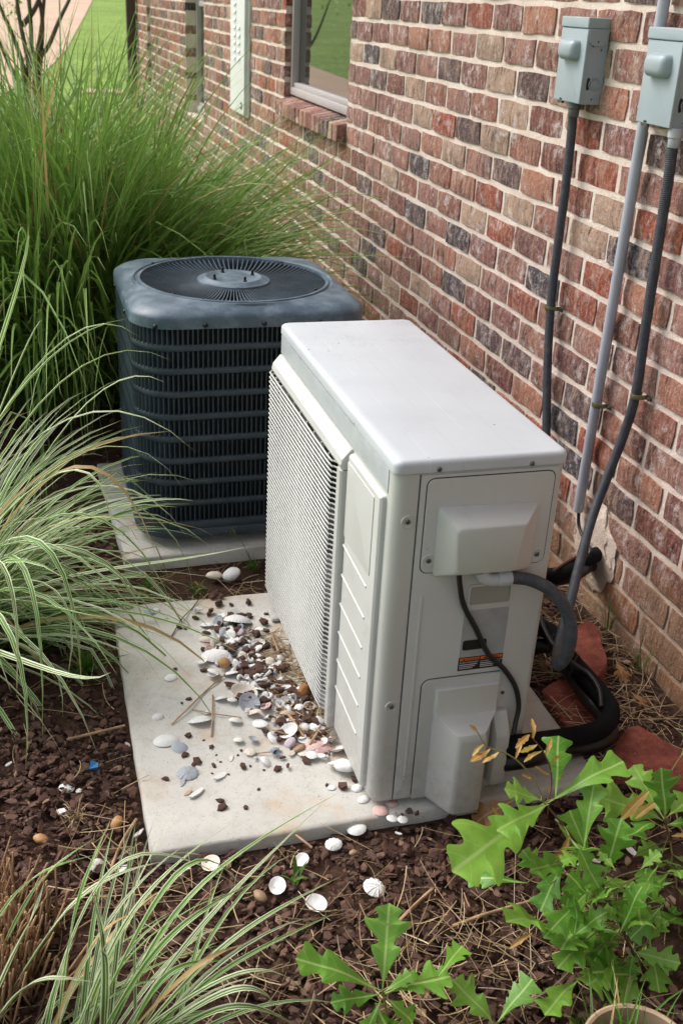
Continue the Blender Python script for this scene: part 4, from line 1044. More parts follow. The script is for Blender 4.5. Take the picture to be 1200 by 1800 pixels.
# ------------------------------------------------------------------ blades of grass
def blade_pts(base, az, el, L, droop, n=9, kink=None):
    p = Vector(base); out = [p.copy()]; ds = L/n
    for i in range(n):
        s = (i+.5)/n; e = el-droop*s**1.6
        if kink and s > kink[0]: e -= kink[1]
        p = p+Vector((math.cos(az)*math.cos(e), math.sin(az)*math.cos(e), math.sin(e)))*ds; out.append(p.copy())
    return out
def ribbon(mb, pts, w, roll=0., fold=.22):
    n = len(pts); V = []; U = []
    for i, p in enumerate(pts):
        t = (pts[min(i+1, n-1)]-pts[max(i-1, 0)]).normalized(); s = i/(n-1)
        h = t.cross(Vector((0, 0, 1)))
        if h.length < 1e-3: h = Vector((1, 0, 0))
        h.normalize(); up = h.cross(t); a = roll*s; sd_ = h*math.cos(a)+up*math.sin(a); up = sd_.cross(t)
        ww = w*.5*min(1., .55+2.5*s)*max(.02, 1-s**2.6)
        V += [p-sd_*ww, p-up*(ww*fold*2)*1., p+sd_*ww]; U += [(0.001, s), (.5, s), (1, s)]
    F = [(i*3+k, i*3+k+1, i*3+4+k, i*3+3+k) for i in range(n-1) for k in range(2)]
    return mb.add(V, F, U)
def bez(P, n=12):
    out = []
    for i in range(n+1):
        t = i/n; Q = [Vector(p) for p in P]
        while len(Q) > 1: Q = [Q[k].lerp(Q[k+1], t) for k in range(len(Q)-1)]
        out.append(Q[0])
    return out
# --- big maiden grass behind the condenser: thousands of thin blades in one part
rg = random.Random(3)
mg = thing('ornamental_grass', 'large arching green ornamental grass behind the dark condenser', 'ornamental grass', (-1.1, 4.0, -.06))
m = MB()
for i in range(4900):
    a = rg.uniform(0, 2*PI); r = .34*math.sqrt(rg.random()); bx, by = -1.18+r*math.cos(a)*1.25, 4.0+r*math.sin(a)
    out_ = math.atan2(by-4.0, bx+1.18)+rg.gauss(0, .7); lean = r/.34
    el = 1.52-lean*.4-abs(rg.gauss(0, .24)); L = rg.uniform(.95, 1.68)
    if rg.random() < .25: L *= .6
    if math.cos(out_) > .4: L *= .8
    bp_ = blade_pts((bx, by, -.06), out_, el, L, rg.uniform(.45, 1.75)*(.6+.6*lean), 9, (rg.uniform(.5, .8), rg.uniform(.6, 1.6)) if rg.random() < .12 else None)
    if any(q.y < 3.12 and q.x > -1.1 or q.x > -.03 for q in bp_): continue
    ribbon(m, bp_, rg.uniform(.0085, .014), rg.uniform(-1.2, 1.2))
for i in range(1500):
    a = rg.uniform(0, 2*PI); r = .30*math.sqrt(rg.random()); bx, by = -1.16+r*math.cos(a)*1.2, 4.0+r*math.sin(a)
    bp_ = blade_pts((bx, by, -.06), rg.uniform(0, 2*PI), rg.uniform(1.22, 1.5), rg.uniform(1.0, 1.5), rg.uniform(.5, 1.5), 10, (rg.uniform(.6, .85), rg.uniform(.5, 1.5)) if rg.random() < .15 else None)
    if any(q.y < 3.12 and q.x > -1.1 or q.x > -.03 or (q.x > -.55 and q.z > .74) for q in bp_): continue
    ribbon(m, bp_, rg.uniform(.0085, .0135), rg.uniform(-1.2, 1.2))
m.build('foliage', M_MISC, mg, 180, 'stuff')
m = MB()
for i in range(420):
    a = rg.uniform(0, 2*PI); r = .36*math.sqrt(rg.random()); b = Vector((-1.08+r*math.cos(a)*1.2, 4.0+r*math.sin(a), -.07))
    m.tube([b, b+Vector((rg.gauss(0, .03), rg.gauss(0, .03), rg.uniform(.2, .55)))], .0028, 4, 2, False, False)
m.build('stems', plain('grass_stem', srgb(112, 112, 62), .7), mg, 180, 'stuff')
# --- variegated grass on the left: every blade a part
vg = thing('variegated_grass', 'cream striped variegated grass arching in from the left edge', 'ornamental grass', (-1.5, 2.1, -.06))
rv = random.Random(21)
CX, CY = -1.60, 2.22
hero = [  # base pixel side, via, tip in photo pixels with distances along the wall
    ((-40, 900), (120, 700), (345, 795), 2.05), ((-40, 860), (90, 590), (245, 592), 2.15), ((-40, 1000), (150, 860), (315, 1085), 1.95), ((-30, 960), (140, 770), (275, 975), 2.0),
    ((-40, 880), (110, 640), (305, 635), 2.1), ((-40, 900), (160, 690), (290, 672), 2.1), ((-30, 830), (40, 640), (75, 562), 2.1), ((-40, 840), (60, 650), (225, 560), 2.15),
    ((-50, 990), (130, 800), (195, 920), 1.9), ((-40, 1010), (120, 930), (285, 1110), 1.95), ((-40, 1040), (150, 940), (330, 1085), 1.95), ((-60, 1250), (90, 1090), (205, 1085), 1.75),
    ((-60, 1340), (80, 1210), (195, 1182), 1.6), ((-30, 1000), (60, 960), (75, 1300), 1.75), ((-20, 980), (90, 900), (145, 1215), 1.8), ((-20, 1050), (110, 1000), (120, 1190), 1.8),
    ((-30, 1020), (180, 960), (265, 1140), 1.9), ((-40, 960), (170, 830), (330, 945), 2.05), ((-40, 930), (160, 760), (325, 860), 2.1), ((-20, 940), (200, 900), (340, 880), 2.05),
    ((-50, 1060), (30, 1060), (45, 1360), 1.65), ((-40, 1000), (20, 960), (30, 1220), 1.6), ((-30, 700), (30, 560), (50, 395), 2.1), ((-40, 1100), (200, 1020), (440, 960), 2.0)]
bm_count = 0
for (bx, by), (mx, my), (tx, ty), Yd in hero:
    b = Vector((CX+rv.uniform(-.08, .1), CY+rv.uniform(-.1, .1), -.05)); mm = Yp(mx, my, Yd); tt_ = Yp(tx, ty, Yd-.08)
    q = MB(); ctrl = [b, b.lerp(mm, .55)+Vector((0, 0, .12)), mm*1.35-b.lerp(tt_, .5)*.35, tt_]
    ribbon(q, bez(ctrl, 13), rv.uniform(.0125, .017), rv.uniform(-.8, .8)); q.build('blade', M_VARI, vg, 180)
for i in range(270):
    a = rv.gauss(.12, .95) if rv.random() < .8 else rv.uniform(0, 2*PI)
    r = rv.uniform(0, .15); b = (CX+r*math.cos(a), CY+r*math.sin(a), -.06)
    el = rv.uniform(.25, 1.4); L = rv.uniform(.38, .80)
    q = MB(); ribbon(q, blade_pts(b, a, el, L, rv.uniform(.7, 2.2), 10, (rv.uniform(.5, .8), rv.uniform(.5, 1.4)) if rv.random() < .15 else None), rv.uniform(.008, .0145), rv.uniform(-1.2, 1.2))
    q.build('blade', M_VARI, vg, 180)
# --- variegated clump at the bottom left
fg = thing('variegated_grass', 'young cream striped grass clump in the bottom left corner', 'ornamental grass', (-1.3, 1.05, -.06))
heroF = [((180, 1840), (330, 1560), (605, 1388), 1.12, 1.32), ((200, 1840), (380, 1600), (578, 1402), 1.10, 1.30), ((100, 1830), (130, 1600), (195, 1440), 1.08, 1.15), ((60, 1840), (200, 1470), (440, 1570), 1.1, 1.15), ((10, 1760), (150, 1560), (300, 1512), 1.1, 1.2),
         ((160, 1850), (300, 1640), (445, 1550), 1.06, 1.14), ((140, 1850), (330, 1480), (440, 1582), 1.06, 1.2), ((220, 1850), (420, 1640), (600, 1540), 1.04, 1.18), ((230, 1850), (420, 1690), (600, 1600), 1.03, 1.12), ((200, 1850), (450, 1690), (545, 1755), 1.0, 1.06), ((220, 1860), (440, 1720), (500, 1800), .98, 1.02),
         ((240, 1860), (420, 1760), (530, 1810), .97, 1.0), ((150, 1850), (190, 1700), (165, 1555), 1.04, 1.1), ((0, 1620), (80, 1540), (165, 1475), 1.1, 1.16), ((-20, 1780), (50, 1640), (78, 1550), 1.03, 1.06), ((180, 1850), (190, 1690), (160, 1560), 1.02, 1.05), ((80, 1850), (170, 1640), (260, 1600), 1.02, 1.08), ((-10, 1800), (70, 1720), (185, 1730), 1.0, 1.02), ((-30, 1600), (60, 1540), (180, 1500), 1.12, 1.18), ((120, 1850), (240, 1580), (410, 1445), 1.1, 1.3), ((210, 1850), (300, 1700), (420, 1690), 1.05, 1.12), ((200, 1850), (360, 1690), (430, 1660), 1.0, 1.1)]
rf = random.Random(5)
for (bx, by), (mx, my), (tx, ty), Ym, Yt in heroF:
    b = Gz(bx, by, -.06) if by > 1700 else Gz(bx, by+60, -.03); mm = Yp(mx, my, Ym); tt_ = Yp(tx, ty, Yt); q = MB()
    ribbon(q, bez([b, b.lerp(mm, .8)+Vector((0, 0, .03)), mm*1.25-b.lerp(tt_, .5)*.25, tt_], 14), rf.uniform(.009, .0125), rf.uniform(-.5, .5)); q.build('blade', M_VARI, fg, 180)
for i in range(30):
    b = Gz(rf.uniform(60, 300), rf.uniform(1800, 1880), -.06); a = rf.gauss(.5, .55)
    q = MB(); ribbon(q, blade_pts(b, a, rf.uniform(.35, 1.25), rf.uniform(.15, .36), rf.uniform(.4, 1.5), 9), rf.uniform(.005, .0095), rf.uniform(-.8, .8)); q.build('blade', M_VARI, fg, 180)
cs = thing('cut_grass_stubble', 'brown clipped stubble of old grass stems at the left edge', 'grass stubble', Gz(30, 1690, -.06))
m = MB()
for i in range(420):
    b = Gz(rf.gauss(10, 42), rf.gauss(1700, 55), -.065); L = rf.uniform(.05, .13)
    m.tube([b, b+Vector((rf.gauss(.1, .25)*L, rf.gauss(-.05, .2)*L, L))], rf.uniform(.0012, .0024), 5, 1, True, False)
m.build('stems', island('stubble', [(0, srgb(140, 108, 80)), (.5, srgb(180, 146, 110)), (1, srgb(104, 78, 58))], .85, 200., .3), cs, 180, 'stuff')
# --- small weeds, each one a thing
def weed(px, py, z, n, hgt, label, mat=M_WEED, spread=.5, w=.003, cat='weed', name='weed'):
    b = Gz(px, py, z); m = MB(); r_ = random.Random(px*7+py)
    for i in range(n):
        a = r_.uniform(0, 2*PI); ribbon(m, blade_pts(b+Vector((r_.gauss(0, .006), r_.gauss(0, .006), 0)), a, r_.uniform(1.5-spread, 1.5), hgt*r_.uniform(.5, 1.), r_.uniform(.2, 1.2)*spread*2, 6), w*r_.uniform(.6, 1.2), r_.uniform(-1, 1))
    solo(name, m, mat, label, cat, smooth=180)
weed(443, 1003, -.058, 34, .055, 'small green grass tuft against the rear pad beside the white grille', w=.0022)
weed(330, 1500, -.055, 10, .04, 'tiny green weed at the front left corner of the front pad', w=.007, spread=1.)
weed(520, 1545, -.055, 7, .05, 'small green weed beside a white shell in the mulch', w=.008, spread=.9)
weed(1118, 1185, -.075, 9, .14, 'thin green grass blades growing against the bricks right of the pipes', w=.003, spread=.25)
weed(1065, 1110, -.075, 7, .16, 'thin green grass blades growing by the pipe hole in the wall', w=.003, spread=.3)
weed(1185, 1215, -.075, 7, .09, 'short green grass blades against the bricks at the right edge', w=.003, spread=.3)
weed(350, 1040, -.055, 40, .05, 'sparse yellow green weeds in the strip between the two pads', w=.002, spread=1.2)
weed(260, 1040, -.055, 40, .06, 'dark green weeds at the left end of the strip between the pads', w=.003, spread=1.1)
weed(150, 1180, -.055, 60, .10, 'dark green undergrowth below the striped grass', w=.004, spread=1.1)
weed(60, 1150, -.055, 60, .13, 'dark green grass tuft at the foot of the striped grass', w=.005, spread=.9)
weed(240, 1200, -.055, 24, .05, 'low green weed by the left edge of the front pad', w=.003, spread=1.2)
weed(135, 1440, -.05, 90, .045, 'small dry yellow grass tuft in the mulch left of the front pad', mat=M_STRAW, w=.0016, spread=1.2, cat='dry grass', name='dry_tuft')
st = MB(); b = Gz(440, 985, -.055); tp = Yp(407, 928, b.y+.03)
st.tube([b, b.lerp(tp, .5)+Vector((.006, 0, .0)), tp], .0011, 5, 4)
for k in range(16):
    q = tp+Vector((rg.gauss(0, .008), rg.gauss(0, .006), rg.uniform(-.028, .012))); ribbon(st, [q, q+Vector((.003, 0, .003)), q+Vector((.005, .001, .007))], .004)
solo('seed_stalk', st, M_GSTEM, 'thin weed stalk with a seed head in front of the dark condenser', 'weed')
# near lawn and far lawn turf
P = np.stack([RS.uniform(-2.9, -1.9, 9000), RS.uniform(2.6, 6.0, 9000), np.zeros(9000)], -1); P2 = np.stack([RS.uniform(-1.9, -.05, 9000), RS.uniform(4.8, 8., 9000), np.zeros(9000)], -1)
P[:, 2] = [terr(x, y)+.01 for x, y in P[:, :2]]; n = len(P); h = RS.uniform(.03, .07, n)
scatter('lawn_grass', [([(-.04, 0, 0), (.04, 0, 0), (.03, .2, .6), (0, .55, 1.)], [(0, 1, 2), (0, 2, 3)])], P, np.stack([h, h, h], -1), rot(RS.uniform(0, 6.28, n), RS.normal(0, .2, n), RS.normal(0, .2, n)), M_LAWN)
bpy.data.objects['lawn_grass']['label'] = 'short green turf blades of the lawn edge'; bpy.data.objects['lawn_grass']['category'] = 'grass'

# ------------------------------------------------------------------ oak seedlings
def smooth_prof(pr):
    P = catmull([(t+sw, w, t) for t, w, sw in pr], 3); return [(p.z, max(p.y, .004), p.x-p.z) for p in P]
def leaf_vf(prof, fold, curl, wav, seed):
    prof = smooth_prof(prof)
    r = random.Random(seed); V = []; U = []; F = []; n = len(prof)
    for i, (t, w, sw) in enumerate(prof):
        z = -curl*t*t+wav*math.sin(t*9+seed)*.02
        wl_, wr_ = w*(1+.22*mnoise.noise(Vector((t*4, seed, 0)))), w*(1+.22*mnoise.noise(Vector((t*4, seed, 9))))
        for s, ww in ((-1, wl_), (-.5, wl_*.5), (0, 0), (.5, wr_*.5), (1, wr_)):
            k = abs(s); sg = -1 if s < 0 else 1
            V.append((t+sw*k, sg*ww if s else 0, z+fold*ww-(wav*ww*ww*1.2 if k == 1 else 0))); U.append((s*.5*max(w, .02)*2.2, t))
    for i in range(n-1):
        for k in range(4): F.append((i*5+k, i*5+k+1, i*5+6+k, i*5+5+k))
    return V, F, U
OAK = [(0, .008, 0), (.09, .012, 0), (.2, .04, 0), (.3, .075, 0), (.38, .115, .01), (.43, .155, .03), (.47, .17, .055), (.505, .145, .03), (.55, .095, 0), (.61, .12, .0), (.67, .215, .02), (.715, .27, .05), (.745, .275, .075), (.775, .22, .04), (.815, .13, .01), (.86, .125, .01), (.905, .17, .03), (.94, .13, .03), (.97, .07, .01), (1., .01, 0)]
OAK2 = [(0, .007, 0), (.12, .014, 0), (.25, .04, 0), (.38, .07, 0), (.5, .105, .0), (.58, .15, .02), (.64, .2, .04), (.68, .21, .06), (.715, .175, .03), (.76, .115, 0), (.82, .145, .01), (.87, .215, .04), (.90, .21, .06), (.935, .14, .03), (.97, .08, .01), (1., .012, 0)]
SML = [(0, .01, 0), (.2, .06, 0), (.4, .12, .03), (.5, .09, 0), (.65, .14, .04), (.75, .10, 0), (.9, .07, 0), (1., .01, 0)]
def leafset(pr, mat, nm, seeds): return [MB().add(*leaf_vf(p, f, c_, w, s)).mesh(nm, mat, 180) for p, f, c_, w, s in pr]
LEAF = leafset([(OAK, .28, .12, .8, 1), (OAK, .15, -.10, .9, 2), (OAK2, .3, .16, .7, 3), (OAK2, .12, .05, 1., 4), (OAK, .35, .2, 1.1, 5)], M_OAK, 'leaf', 0)
YLEAF = leafset([(SML, .4, .25, 1., 1), (SML, .3, -.2, 1., 2), (SML, .5, .4, 1., 3)], M_YOUNG, 'young_leaf', 0)
rl = random.Random(9)
def place_leaf(meshes, b, t, parent, name='leaf', upw=None, k=None):
    X = (t-b); L = X.length; X.normalize(); toc = (CO-b).normalized()
    N = (Vector((0, 0, 1))*rl.uniform(.5, 1.1)+toc*rl.uniform(.3, .9)+Vector((rl.gauss(0, .25), rl.gauss(0, .25), 0))) if upw is None else upw
    N = (N-X*N.dot(X)).normalized(); Yv = N.cross(X)
    M_ = Matrix(((X.x, Yv.x, N.x, b.x), (X.y, Yv.y, N.y, b.y), (X.z, Yv.z, N.z, b.z), (0, 0, 0, 1))) @ Matrix.Diagonal((L, L*rl.uniform(.92, 1.2)*(.74 if L > .115 else 1.), L*rl.uniform(.8, 1.6), 1))
    return inst(name, meshes[rl.randrange(len(meshes)) if k is None else k], parent, M_)
def seedling(base, label, stems, leaves, young=()):
    t = thing('oak_seedling', label, 'seedling', base, 'oak seedlings in the bed')
    for P, r0, r1, mt in stems: MB().tube(P, lambda s, a=r0, b=r1: a+(b-a)*s, 6, 5).build('stem', mt, t, 60)
    nodes = [q for P, r0, r1, mt in stems for q in catmull(P, 6)]
    for b, e in leaves:
        place_leaf(LEAF, b, e, t); q = min(nodes, key=lambda v: (v-b).length+max(0, v.z-b.z)*.7)
        if (q-b).length > .004: MB().tube([q, q.lerp(b, .5)+Vector((0, 0, .25*(q-b).length*.3)), b], .0009, 5, 4).build('leaf_stalk', M_GSTEM, t, 60)
    for b, e in young: place_leaf(YLEAF, b, e, t, 'young_leaf')
    return t
Yq = lambda px, py, y: Yp(px, py, y)
SB = Gz(1172, 1812, -.06)
def dpt(py): return .98+(1800-py)/390*.13                                   # the stem leans away from the camera as it rises
s1 = [SB]+[Yq(x, y, dpt(y)) for x, y in ((1140, 1740), (1109, 1669), (1075, 1596), (1047, 1536), (1005, 1472), (956, 1410))]
tw1 = [Yq(x, y, dpt(y)) for x, y in ((956, 1410), (940, 1375), (915, 1343), (890, 1325), (855, 1312), (838, 1285))]
tw2 = [Yq(x, y, dpt(y)+.01) for x, y in ((960, 1412), (968, 1385), (966, 1350), (952, 1318), (930, 1292))]
s2_ = [Gz(1205, 1815, -.06)]+[Yq(x, y, dpt(y)+.03) for x, y in ((1195, 1700), (1190, 1580), (1180, 1500), (1168, 1443), (1162, 1405), (1140, 1390))]
raw = [(956, 1412, 812, 1518), (950, 1408, 898, 1384), (962, 1411, 1094, 1326), (976, 1404, 982, 1292), (962, 1415, 886, 1448), (1025, 1492, 1040, 1386), (1039, 1516, 1002, 1428), (1062, 1541, 1086, 1452),
       (1000, 1502, 946, 1588), (965, 1556, 915, 1492), (925, 1552, 822, 1534), (990, 1646, 912, 1588), (1018, 1672, 993, 1588), (1053, 1567, 1137, 1632), (1075, 1640, 1010, 1738), (1140, 1648, 1155, 1750), (1087, 1600, 1162, 1610),
       (1030, 1590, 1090, 1690), (1100, 1650, 1040, 1620), (1050, 1540, 1000, 1600), (1110, 1672, 1185, 1690), (1060, 1620, 985, 1690), (1120, 1700, 1085, 1790), (1130, 1720, 1200, 1775), (1090, 1640, 1120, 1560), (1000, 1470, 1062, 1560), (975, 1440, 1010, 1490), (1040, 1560, 960, 1640)]
raw += [(lambda a, b: (a, b, a+rl.uniform(-62, 62), b+rl.uniform(-60, 62)))(rl.uniform(1000, 1195), rl.uniform(1500, 1850)) for _ in range(64)]
lv1 = [(Yq(a, b, dpt(b)+rl.uniform(-.03, .03)), Yq(c_, d, dpt(d)+rl.uniform(-.06, .04))) for a, b, c_, d in raw]
raw2 = [(1168, 1443, 1062, 1392), (1166, 1440, 1112, 1348), (1168, 1440, 1168, 1366), (1170, 1440, 1222, 1385), (1165, 1450, 1090, 1445), (1178, 1490, 1128, 1500), (1180, 1500, 1230, 1530), (1185, 1550, 1130, 1560), (1188, 1560, 1240, 1600), (1190, 1600, 1135, 1640), (1192, 1640, 1240, 1700), (1172, 1450, 1215, 1440), (1195, 1330, 1225, 1282), (1180, 1530, 1110, 1590)]
lv1 += [(Yq(a, b, dpt(b)+.03+rl.uniform(-.03, .03)), Yq(c_, d, dpt(d)+.03+rl.uniform(-.05, .05))) for a, b, c_, d in raw2]
raw3 = [(840, 1290, 834, 1276), (850, 1308, 830, 1322), (862, 1316, 826, 1345), (878, 1320, 852, 1346), (905, 1335, 912, 1312), (936, 1300, 940, 1265), (930, 1292, 912, 1305), (945, 1308, 915, 1325), (952, 1320, 920, 1332), (958, 1330, 968, 1300), (966, 1345, 985, 1318), (966, 1355, 990, 1362), (966, 1362, 935, 1352), (935, 1366, 910, 1370), (968, 1380, 958, 1395), (1000, 1468, 985, 1510), (1008, 1478, 1018, 1462), (990, 1500, 970, 1512), (875, 1440, 850, 1462), (880, 1440, 862, 1420), (1160, 1405, 1118, 1430), (1140, 1390, 1095, 1432), (1180, 1470, 1205, 1465), (935, 1640, 905, 1655)]
yl1 = [(Yq(a, b, dpt(b)+.01), Yq(c_, d, dpt(d)+rl.uniform(-.01, .02))) for a, b, c_, d in raw3]
seedling(SB, 'leafy oak seedling with bronze shoot tips at the right edge', [(s1, .0032, .0016, M_STEM), (tw1, .0015, .0008, M_GSTEM), (tw2, .0014, .0008, M_STEM), (s2_, .0028, .0012, M_STEM)], lv1, yl1)
S2 = Gz(690, 1835, -.06); Yc = .99; ctr = Yq(672, 1742, Yc)
raw = [(672, 1742, 542, 1676), (672, 1738, 684, 1600), (676, 1745, 792, 1706), (668, 1748, 588, 1758), (675, 1752, 735, 1800), (670, 1755, 636, 1830), (660, 1765, 700, 1850), (770, 1716, 814, 1656), (672, 1745, 722, 1712)]
lv = [(Yq(a, b, Yc), Yq(c_, d, Yc+rl.uniform(-.02, .03)-.04*(d-1740)/100)) for a, b, c_, d in raw]
seedling(S2, 'small bright green oak seedling at the bottom centre', [([S2, S2.lerp(ctr, .5), ctr], .0026, .0016, M_GSTEM)], lv)
S3 = Gz(872, 1840, -.06); c3 = Yq(868, 1800, .96)
lv = [(Yq(a, b, .96), Yq(c_, d, .98)) for a, b, c_, d in ((868, 1800, 812, 1730), (872, 1798, 934, 1720), (880, 1795, 905, 1745), (868, 1805, 830, 1850))]
seedling(S3, 'oak sprout with two raised leaves at the bottom edge', [([S3, S3.lerp(c3, .5), c3], .002, .0014, M_GSTEM)], lv)
# dead oak leaf caught at the pad edge
dl = place_leaf(leafset([(OAK, .5, .3, 1.2, 8)], M_DEAD, 'dead_leaf', 0), Gz(912, 1402, .02), Gz(826, 1440, -.02), None, 'dead_leaf', Vector((.1, -.5, 1)))
tag(dl, 'curled brown dead oak leaf at the front edge of the pad', 'dead leaf')
for px, py, ex, ey, lab in ((1105, 1215, 1140, 1235, 'curled brown dead leaf in the straw by the wall'), (1080, 1160, 1100, 1185, 'dark brown dead leaf at the foot of the bricks')):
    d2 = place_leaf([dl.data], Gz(px, py, -.05), Gz(ex, ey, -.045), None, 'dead_leaf', Vector((.1, -.3, 1))); tag(d2, lab, 'dead leaf')
# pot with grass
pc = Gz(1125, 1850, .045); pr = .075
pt = thing('plant_pot', 'buff clay pot with grass inside it in the bottom right corner', 'plant pot', (pc.x, pc.y, -.06))
MB().lathe([(.0, -.03), (pr*.72, -.03), (pr*.75, -.03), (pr*.97, .09), (pr*1.04, .092), (pr*1.05, .104), (pr*1.0, .106), (pr*.95, .104), (pr*.93, .09), (pr*.82, .03), (0, .03)], 40, (pc.x, pc.y, -.06)).build('pot', M_POT, pt, 40)
m = MB()
for i in range(150):
    a = rl.uniform(0, 2*PI); r = pr*.8*math.sqrt(rl.random()); b = Vector((pc.x+r*math.cos(a), pc.y+r*math.sin(a), -.03))
    ribbon(m, blade_pts(b, rl.uniform(0, 2*PI), rl.uniform(.9, 1.5), rl.uniform(.06, .16), rl.uniform(.3, 1.4), 6), rl.uniform(.003, .005), rl.uniform(-1, 1))
m.build('grass', M_WEED, pt, 180, 'stuff')

# ------------------------------------------------------------------ slim multi stemmed tree on the lawn
TY = 11.2; tb_ = Yp(58, 172, TY); gz_ = terr(tb_.x, TY)
tree = thing('young_tree', 'slim young tree with several bare grey stems on the lawn', 'tree', (tb_.x, TY, gz_))
lim = [[(48, 168), (42, 120), (22, 60), (0, 10), (-14, -40), (-30, -140)], [(52, 168), (50, 110), (38, 50), (30, 0), (22, -60), (10, -180)], [(58, 168), (56, 100), (55, 50), (52, 0), (48, -60), (40, -200)], [(66, 168), (62, 115), (72, 60), (78, 0), (84, -60), (96, -200)], [(68, 165), (72, 100), (75, 40), (70, 0), (66, -50), (60, -190)],
       [(70, 160), (68, 110), (86, 80), (105, 35), (122, 0), (140, -40), (170, -130)], [(44, 165), (20, 120), (0, 75), (-20, 40), (-60, -40)], [(40, 45), (62, 15), (70, -10), (84, -60)]]
for k, l in enumerate(lim):
    P = [Yp(x, y, TY+rl.uniform(-.12, .12)) for x, y in l]
    if k < 7: P = [Vector((tb_.x+(P[0].x-tb_.x)*.6, TY, gz_-.1))]+P
    MB().tube(P, lambda s: .022*(1-s)**.7+.006, 8, 5).build('trunk', M_TRUNK, tree, 60)
m = MB()
for i in range(1500):
    l = lim[rl.randrange(8)]; q = l[-2 if rl.random() < .6 else -1]; p = Yp(q[0], q[1], TY)+Vector((rl.gauss(0, .22), rl.gauss(0, .25), rl.gauss(.15, .22)))
    if p.z < 1.42 and p.x > -1.55: continue
    d = Vector((rl.gauss(0, 1), rl.gauss(0, 1), rl.gauss(-.2, .6))).normalized()*.05; s_ = d.cross(Vector((0, 0, 1))).normalized()*.013
    m.add([p, p+d*.5+s_, p+d, p+d*.5-s_], [(0, 1, 2, 3)], [(0, 0), (.3, .5), (0, 1), (-.3, .5)])
for i in range(40):
    p = Yp(rl.gauss(20, 14), rl.gauss(12, 9), TY); d = Vector((rl.gauss(0, 1), rl.gauss(0, 1), rl.gauss(-.2, .6))).normalized()*.06; s_ = d.cross(Vector((0, 0, 1))).normalized()*.016
    m.add([p, p+d*.5+s_, p+d, p+d*.5-s_], [(0, 1, 2, 3)], [(0, 0), (.3, .5), (0, 1), (-.3, .5)])
m.build('crown', M_OAK, tree, 180, 'stuff')

